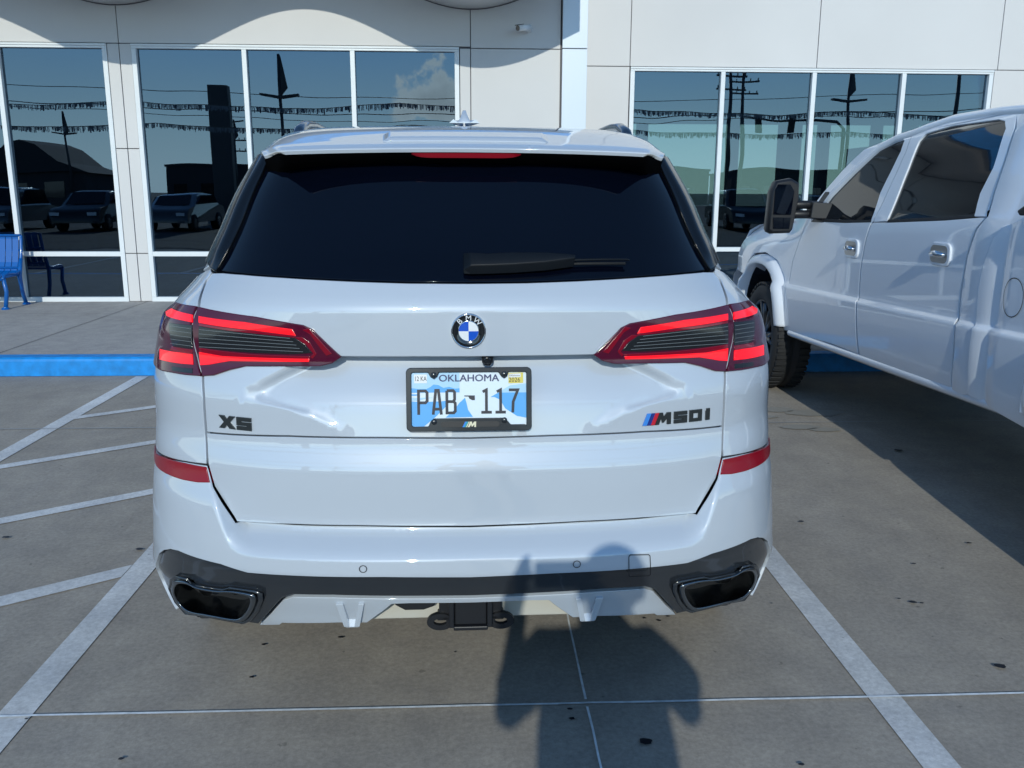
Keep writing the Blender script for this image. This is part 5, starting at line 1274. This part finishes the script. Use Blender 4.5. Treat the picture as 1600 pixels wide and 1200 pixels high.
# towing mirrors
for s in (-1, 1):
    bm = bmesh.new()
    def ringm(y, sc, dx=0):   # outline of the mirror head in x z
        P = [(-.085, -.17), (-.075, .10), (-.055, .165), (.03, .185), (.075, .155), (.078, .05), (.055, -.155), (.04, -.18), (-.06, -.185)]
        return [bm.verts.new((s*-(-.93-.30+dx)*1+(-s)*(x*sc)*-1 if 0 else s*(1.212+x*sc*-1.22), y, 1.455+z*sc)) for x, z in P]
    rs = [ringm(1.02, .90), ringm(1.035, 1.0), ringm(1.09, 1.02), ringm(1.15, .92), ringm(1.19, .62)]
    for a, b in zip(rs, rs[1:]):
        for i in range(len(a)): bm.faces.new((a[i], a[(i+1) % len(a)], b[(i+1) % len(b)], b[i])).smooth = True
    bm.faces.new(rs[-1]); bm.faces.new(rs[0]); bmesh.ops.recalc_face_normals(bm, faces=bm.faces)
    mh = obj('mirror', bm, M['plastic'], TRK)
    bm = bmesh.new(); prism(bm, [(s*(1.212+x*1.2), 1.455+z) for x, z in ((-.035, -.055), (-.045, .10), (-.02, .145), (.05, .145), (.065, .11), (.066, -.055))], 1.010, 1.018); obj('mirror_glass', bm, M['glass'], mh)
    bm = bmesh.new(); prism(bm, [(s*(1.212+x*1.2), 1.455+z) for x, z in ((-.03, -.15), (-.035, -.075), (.066, -.075), (.062, -.15))], 1.010, 1.018); obj('lower_glass', bm, M['glass'], mh)
    bm = bmesh.new()
    for dz in (.035, -.03): tube(bm, [(s*1.15, 1.09, 1.43+dz), (s*1.02, 1.08, 1.43+dz), (s*.92, 1.12, 1.42+dz)], .030, 10)
    hexa(bm, [(s*.90, .98, 1.368), (s*1.03, 1.02, 1.375), (s*1.03, 1.12, 1.375), (s*.90, 1.20, 1.368), (s*.89, .98, 1.475), (s*1.02, 1.02, 1.485), (s*1.02, 1.12, 1.485), (s*.89, 1.20, 1.475)]); bmesh.ops.recalc_face_normals(bm, faces=bm.faces)
    obj('mirror_arm', bm, M['plastic'], mh, bevel=.006)
sides('mirror_base', M['plastic'], [(1287, 347.5), (1268, 347), (1273, 325), (1290, 300), (1296, 300), (1288, 330)], off=.004, th=.03, parent=fd, gap=0, round_=.002, d=(.04, .03))
# roof, bonnet, windscreen, nose, bed and tail
def loft(name, rows, mt, parent=TRK, smooth=True, close=False):
    bm = bmesh.new(); g = [[bm.verts.new(p) for p in r] for r in rows]
    for a, b in zip(g, g[1:]):
        for k in range(len(a)-1 if not close else len(a)): bm.faces.new((a[k], a[(k+1) % len(a)], b[(k+1) % len(a)], b[k])).smooth = smooth
    bmesh.ops.recalc_face_normals(bm, faces=bm.faces); return obj(name, bm, mt, parent)
def roofrow(Y, dz, w=None):
    z0 = 1.845+rake(Y)+dz; w = w or Wt(1.845); r = []
    for k in range(-10, 11):
        t = k/10; r.append((w*t*(1-.0), Y-5, z0+.075*(1-abs(t)**2.2)))
    return r
loft('roof', [roofrow(Y, dz, w) for Y, dz, w in ((5.45, -.075, .70), (5.3, -.03, .745), (5.1, -.004, .765), (4.8, 0, .77), (4.3, 0, .77), (3.85, 0, .77), (3.76, -.02, .765), (3.72, -.08, .76))], TP)
# A pillars and rounded drip edge joining the roof
for s in (-1, 1):
    P = [tat([p])[0] for p in ((1268, 347), (1297, 307), (1333, 270), (1373, 233), (1400, 219), (1424, 212), (1447, 203), (1487, 190), (1560, 178.5), (1600, 175.5))]
    bm = bmesh.new(); pp_ = [Vector(ST(s*abs(u), z))+Vector((-s*.022, 0, .008)) for u, z in P]; pp_.append(Vector((pp_[-1].x, -1.26, pp_[-1].z+.01))); tube(bm, pp_, .030, 12); obj('drip_rail', bm, TP, TRK)
loft('windscreen', [[(w*k/8, y-.10*(k/8)**2, z) for k in range(-8, 9)] for y, z, w in ((.47, 1.84, .72), (.75, 1.72, .77), (1.10, 1.50, .84), (1.36, 1.36, .88))], M['tglass'])
loft('bonnet', [[(w*k/8, y, z-.045*(abs(k)/8)**2.5+.02*(abs(k) < 3)) for k in range(-8, 9)] for y, z, w in ((1.15, 1.415, .90), (1.6, 1.385, .88), (2.1, 1.365, .87), (2.6, 1.32, .86), (2.9, 1.26, .85), (3.03, 1.18, .84), (3.08, 1.10, .83))], TP)
loft('nose', [[((.86 if z > .9 else .9)*k/8, y-.10*(abs(k)/8)**3, z) for k in range(-8, 9)] for y, z in ((3.08, 1.12), (3.14, 1.0), (3.16, .85), (3.24, .80), (3.26, .60), (3.18, .50))], TP)
bm = bmesh.new(); box(bm, -.50, .50, 3.12, 3.19, .82, 1.08); obj('grille', bm, M['gloss'], TRK, bevel=.02)
for s in (-1, 1):
    bm = bmesh.new(); box(bm, s*.70-.16, s*.70+.16, 3.04, 3.12, .88, 1.08); obj('headlight', bm, M['white'], TRK, bevel=.02)
bm = bmesh.new()
for s in (-1, 1): box(bm, s*.42-.06, s*.42+.06, -3.0, 2.7, .48, .62)
for y in (-2.8, -2.0, -1.0, 0, 1.9): box(bm, -.42, .42, y-.06, y+.06, .50, .60)
tube(bm, [(-.8, -2.0, .42), (.8, -2.0, .42)], .06, 10); tube(bm, [(-.8, 1.93, .42), (.8, 1.93, .42)], .06, 10); box(bm, -.55, .55, -.95, 1.3, .54, .66); tube(bm, [(-.62, 1.2, .50), (-.60, -1.0, .56), (-.45, -2.2, .55)], .045, 10)
obj('chassis', bm, M['plastic'], TRK)
bm = bmesh.new(); box(bm, -.93, .93, -3.0, -1.12, .80, .84); box(bm, -.93, -.90, -3.0, -1.12, .84, 1.45); box(bm, .90, .93, -3.0, -1.12, .84, 1.45); box(bm, -.93, .93, -1.2, -1.14, .84, 1.45); obj('bed', bm, M['truckpaint'], TRK)
bm = bmesh.new(); box(bm, -.92, .92, -3.07, -3.01, .84, 1.50); obj('tailgate', bm, TP, TRK, bevel=.015); bm = bmesh.new(); box(bm, -.95, .95, -3.2, -3.08, .58, .78); obj('rear_bumper', bm, M['chrome'], TRK, bevel=.03)
for s in (-1, 1):
    bm = bmesh.new(); box(bm, s*.86-.07, s*.86+.07, -3.09, -3.0, 1.0, 1.42); obj('tail_light', bm, M['reflred'], TRK, bevel=.02)
bm = bmesh.new(); box(bm, -.72, .72, -1.30, -1.27, 1.45, 1.88); obj('rear_glass', bm, M['tglass'], TRK); bm = bmesh.new(); box(bm, -.92, .92, -1.30, -1.25, .62, 1.445); box(bm, -.88, .88, -1.25, 1.3, .62, .64); obj('cab_back', bm, TP, TRK)
# steering wheel and seats glimpsed inside
for x in (-.42, .42):
    for y in (.55, -.45): bm = bmesh.new(); box(bm, x-.26, x+.26, y-.5, y, .95, 1.12); box(bm, x-.25, x+.25, y-.55, y-.42, 1.12, 1.55); box(bm, x-.12, x+.12, y-.54, y-.44, 1.551, 1.72); obj('seat', bm, M['dark'], TRK, bevel=.02)

# ================================================================== photographer (casts the shadow on the car and the ground)
PXC, PYC = .145, -.42
PER = thing('person', 'photographer in a grey shirt and jeans raising a phone with both hands', 'person', (PXC, PYC, 0))
def skin_mesh(chains, sub=2):
    """chains: list of (points, radii); first point of a chain may reuse an existing joint"""
    vs_, es, rs_ = [], [], []; key = {}
    roots = []
    for pts, rad in chains:
        pv = None
        for p, r in zip(pts, rad):
            k = tuple(round(c, 4) for c in p)
            if k not in key: key[k] = len(vs_); vs_.append(p); rs_.append(r)
            i = key[k]
            if pv is not None and pv != i: es.append((pv, i))
            pv = i
    me = bpy.data.meshes.new('sk'); me.from_pydata(vs_, es, []); o = bpy.data.objects.new('sk', me); col.objects.link(o)
    md = o.modifiers.new('skin', 'SKIN'); md.use_smooth_shade = True
    for i, v in enumerate(me.skin_vertices[0].data): v.radius = (rs_[i] if isinstance(rs_[i], tuple) else (rs_[i], rs_[i])); v.use_root = (i == 0)
    s = o.modifiers.new('sub', 'SUBSURF'); s.levels = sub; s.render_levels = sub
    dg = bpy.context.evaluated_depsgraph_get(); dg.update(); nm = bpy.data.meshes.new_from_object(o.evaluated_get(dg)); bpy.data.objects.remove(o)
    for p in nm.polygons: p.use_smooth = True
    return nm
ch = []
pel = (0, 0, .95); ch.append(([pel, (0, .0, 1.08), (0, -.01, 1.22), (0, 0, 1.36), (0, .01, 1.44), (0, .02, 1.50), (0, .035, 1.56)], [(.17, .12), (.17, .11), (.19, .12), (.19, .12), (.075, .07), (.055, .055), (.062, .07)]))
ch.append(([(0, .035, 1.56), (0, .045, 1.63), (0, .035, 1.70), (0, .03, 1.745)], [(.062, .07), (.078, .095), (.078, .098), (.05, .06)]))
for s in (-1, 1):
    ch.append(([pel, (s*.10, 0, .88), (s*.11, .02, .50), (s*.115, -.01, .10), (s*.12, .0, .06)], [(.15, .11), .095, .062, .042, .045]))
    ch.append(([(s*.115, -.01, .10), (s*.12, .09, .04), (s*.125, .17, .03)], [.042, .042, .034]))
    hx, hy, hz_ = (-.045-PXC if s < 0 else .135-PXC), -.045-PYC, 1.535
    ch.append(([(0, 0, 1.36), (s*.175, 0, 1.40), (s*.29, .10, 1.19), (hx+s*.055, hy-.03, hz_-.08), (hx+s*.035, hy-.004, hz_-.035)], [(.17, .11), .062, .044, .031, .029]))
    palm = (hx+s*.035, hy-.004, hz_-.035); pc = (hx+s*.022, hy+.002, hz_-.005); ch.append(([palm, pc], [.029, (.026, .018)]))
    for k in range(4):
        z = hz_-.012+k*.017; ch.append(([pc, (hx+s*.014, hy+.012, z), (hx+s*.002, hy+.026, z+.004), (hx-s*.014+s*.003*k, hy+.028, z+.006)], [(.026, .018), .0085, .0078, .0062]))
    ch.append(([palm, (hx+s*.028, hy-.022, hz_-.008), (hx+s*.010, hy-.024, hz_+.010), (hx-s*.010, hy-.016, hz_+.018)], [.029, .010, .009, .007]))
nm = skin_mesh(ch); bo = bpy.data.objects.new('body', nm); nm.materials.append(M['skin']); link(bo, PER)
def cloth(name, chains, mt):
    n_ = skin_mesh(chains); o = bpy.data.objects.new(name, n_); n_.materials.append(mt); link(o, PER)
cloth('shirt', [([(0, 0, .90), (0, .0, 1.08), (0, -.01, 1.22), (0, 0, 1.36), (0, .01, 1.43)], [(.215, .16), (.21, .15), (.225, .15), (.22, .14), (.10, .085)])]+[([(0, 0, 1.36), (s*.185, 0, 1.405), (s*.29, .08, 1.25)], [(.22, .14), .095, .085]) for s in (-1, 1)], M['shirt'])
cloth('trousers', [([(0, 0, .97), (0, 0, .93)], [(.17, .13), (.17, .13)])]+[([(0, 0, .93), (s*.10, 0, .86), (s*.11, .02, .50), (s*.115, -.01, .10)], [(.17, .13), .11, .082, .068]) for s in (-1, 1)], M['jeans'])
def ell(name, c, r, mt, cut=None, par=PER):
    bm = bmesh.new(); bmesh.ops.create_uvsphere(bm, u_segments=20, v_segments=14, radius=1)
    for v in bm.verts: v.co = (c[0]+v.co.x*r[0], c[1]+v.co.y*r[1], c[2]+v.co.z*r[2])
    if cut: bmesh.ops.delete(bm, geom=[v for v in bm.verts if cut(v.co)], context='VERTS')
    return obj(name, bm, mt, par, smooth=True)
ell('hair', (0, .015, 1.68), (.088, .112, .095), M['hair'], lambda c: c.y > .07 and c.z < 1.715 or c.z < 1.62)
for s in (-1, 1):
    ell('eye', (s*.032, .118, 1.655), (.012, .010, .009), M['white'], par=bo); ell('ear', (s*.083, .03, 1.645), (.012, .022, .032), M['skin'], par=bo); ell('shoe', (s*.125, .075, .045), (.052, .15, .048), M['plastic'])
ell('nose', (0, .135, 1.625), (.014, .02, .022), M['skin'], par=bo); ell('mouth', (0, .122, 1.585), (.024, .009, .007), M['red'], par=bo)
# the phone, its camera in the corner where the picture is taken from
PH_ = thing('phone', 'black smartphone held up sideways in both hands', 'phone', (.045, -.030, 1.535))
bm = bmesh.new(); prism(bm, rr(.150, .074, .010), -.004, .004); obj('case', bm, M['gloss'], PH_, bevel=.0015)
bm = bmesh.new(); prism(bm, rr(.142, .066, .008), -.0052, -.0042); obj('screen', bm, mat('phone_screen', (.02, .02, .02), .1, emit=(.3, .35, .4), es=.3), PH_)
bm = bmesh.new(); lathe(bm, [(.0041, .008), (.0065, .008), (.0065, .005), (.005, 0)], 18, 'y', (-.045, 0, .015)); obj('lens', bm, M['chrome'], PH_)

# ================================================================== cars across the lot (seen only as reflections in the glass)
def parked_car(x, y, rz, mt, lb, L_=4.6, H_=1.45):
    t = thing('parked_car', lb, 'car', (x, y, 0), rz, 'cars parked across the lot'); w = .9
    prof = [(-L_/2, .35), (-L_/2, .75), (-L_/2+.15, .92), (-L_*.36, .98), (-L_*.24, H_-.05), (-L_*.12, H_), (L_*.08, H_), (L_*.16, H_-.06), (L_*.28, .98), (L_*.44, .86), (L_/2, .68), (L_/2, .32)]
    bm = bmesh.new(); pr = None
    for k in range(-6, 7):
        f_ = k/6; a = abs(f_)**4; c = [bm.verts.new((w*f_*(1-.16*max(0, (z-.95))/(.5)), yy*(1-.05*a), z-(.04*a if z > .9 else 0))) for yy, z in prof]
        if pr:
            for q in range(len(prof)-1): bm.faces.new((pr[q], pr[q+1], c[q+1], c[q])).smooth = True
        pr = c
        if abs(k) == 6: bm.faces.new(c)
    bmesh.ops.recalc_face_normals(bm, faces=bm.faces); obj('body', bm, mt, t)
    for s in (-1, 1):
        bm = bmesh.new(); prism(bm, [(-L_*.31, 1.0), (-L_*.23, H_-.11), (L_*.12, H_-.10), (L_*.24, 1.0)], s*.835, s*.90, 'yz'); obj('side_window', bm, M['tglass'], t)
        bm = bmesh.new(); box(bm, s*.65-.16, s*.65+.16, L_/2-.06, L_/2+.005, .60, .72); obj('headlight', bm, M['white'], t)
        for yy in (-L_*.3, L_*.3): bm = bmesh.new(); lathe(bm, [(-.11, .2), (-.11, .32), (.11, .32), (.11, .2)], 24, 'x', (s*.82, yy, .32)); obj('tyre', bm, M['rubber'], t); bm = bmesh.new(); lathe(bm, [(s*.10, .21), (s*.13, .1), (s*.11, 0)], 16, 'x', (s*.82, yy, .32)); obj('rim', bm, M['rim'], t)
    bm = bmesh.new(); hexa(bm, [(-.7, L_*.275, 1.0), (.7, L_*.275, 1.0), (.62, L_*.165, H_-.06), (-.62, L_*.165, H_-.06), (-.7, L_*.285, 1.01), (.7, L_*.285, 1.01), (.62, L_*.175, H_-.05), (-.62, L_*.175, H_-.05)]); obj('windscreen', bm, M['tglass'], t)
cols = [('grey', M['greypaint']), ('black', M['nightcar']), ('dark grey', M['greypaint']), ('dark silver', M['darkalloy'])]
k = 0
for i, x in enumerate((-34.5, -31.2, -27.9, -24.6, -21.3, -18, -14.7, -11.4, -8.1, -4.8, 4.8, 8.1, 11.4, 14.7, 18, 21.3)):
    nm_, mt_ = cols[(0, 1, 0, 3, 1, 0, 1, 0, 1, 0, 1, 0, 1, 3, 1, 0)[i]]
    side = 'left' if x < 0 else 'right'; order = ('outermost', 'ninth out', 'eighth out', 'seventh out', 'sixth out', 'fifth out', 'fourth out', 'third out', 'second out', 'nearest', 'nearest', 'second out', 'third out', 'fourth out', 'fifth out', 'outermost')[i]
    parked_car(x, -13-random.uniform(0, .5), R_(random.uniform(-1, 1)), mt_, f'{nm_} car facing the showroom, {order} on the {side} of the opposite row', random.uniform(4.4, 4.9), random.choice((1.42, 1.5, 1.68, 1.75)))
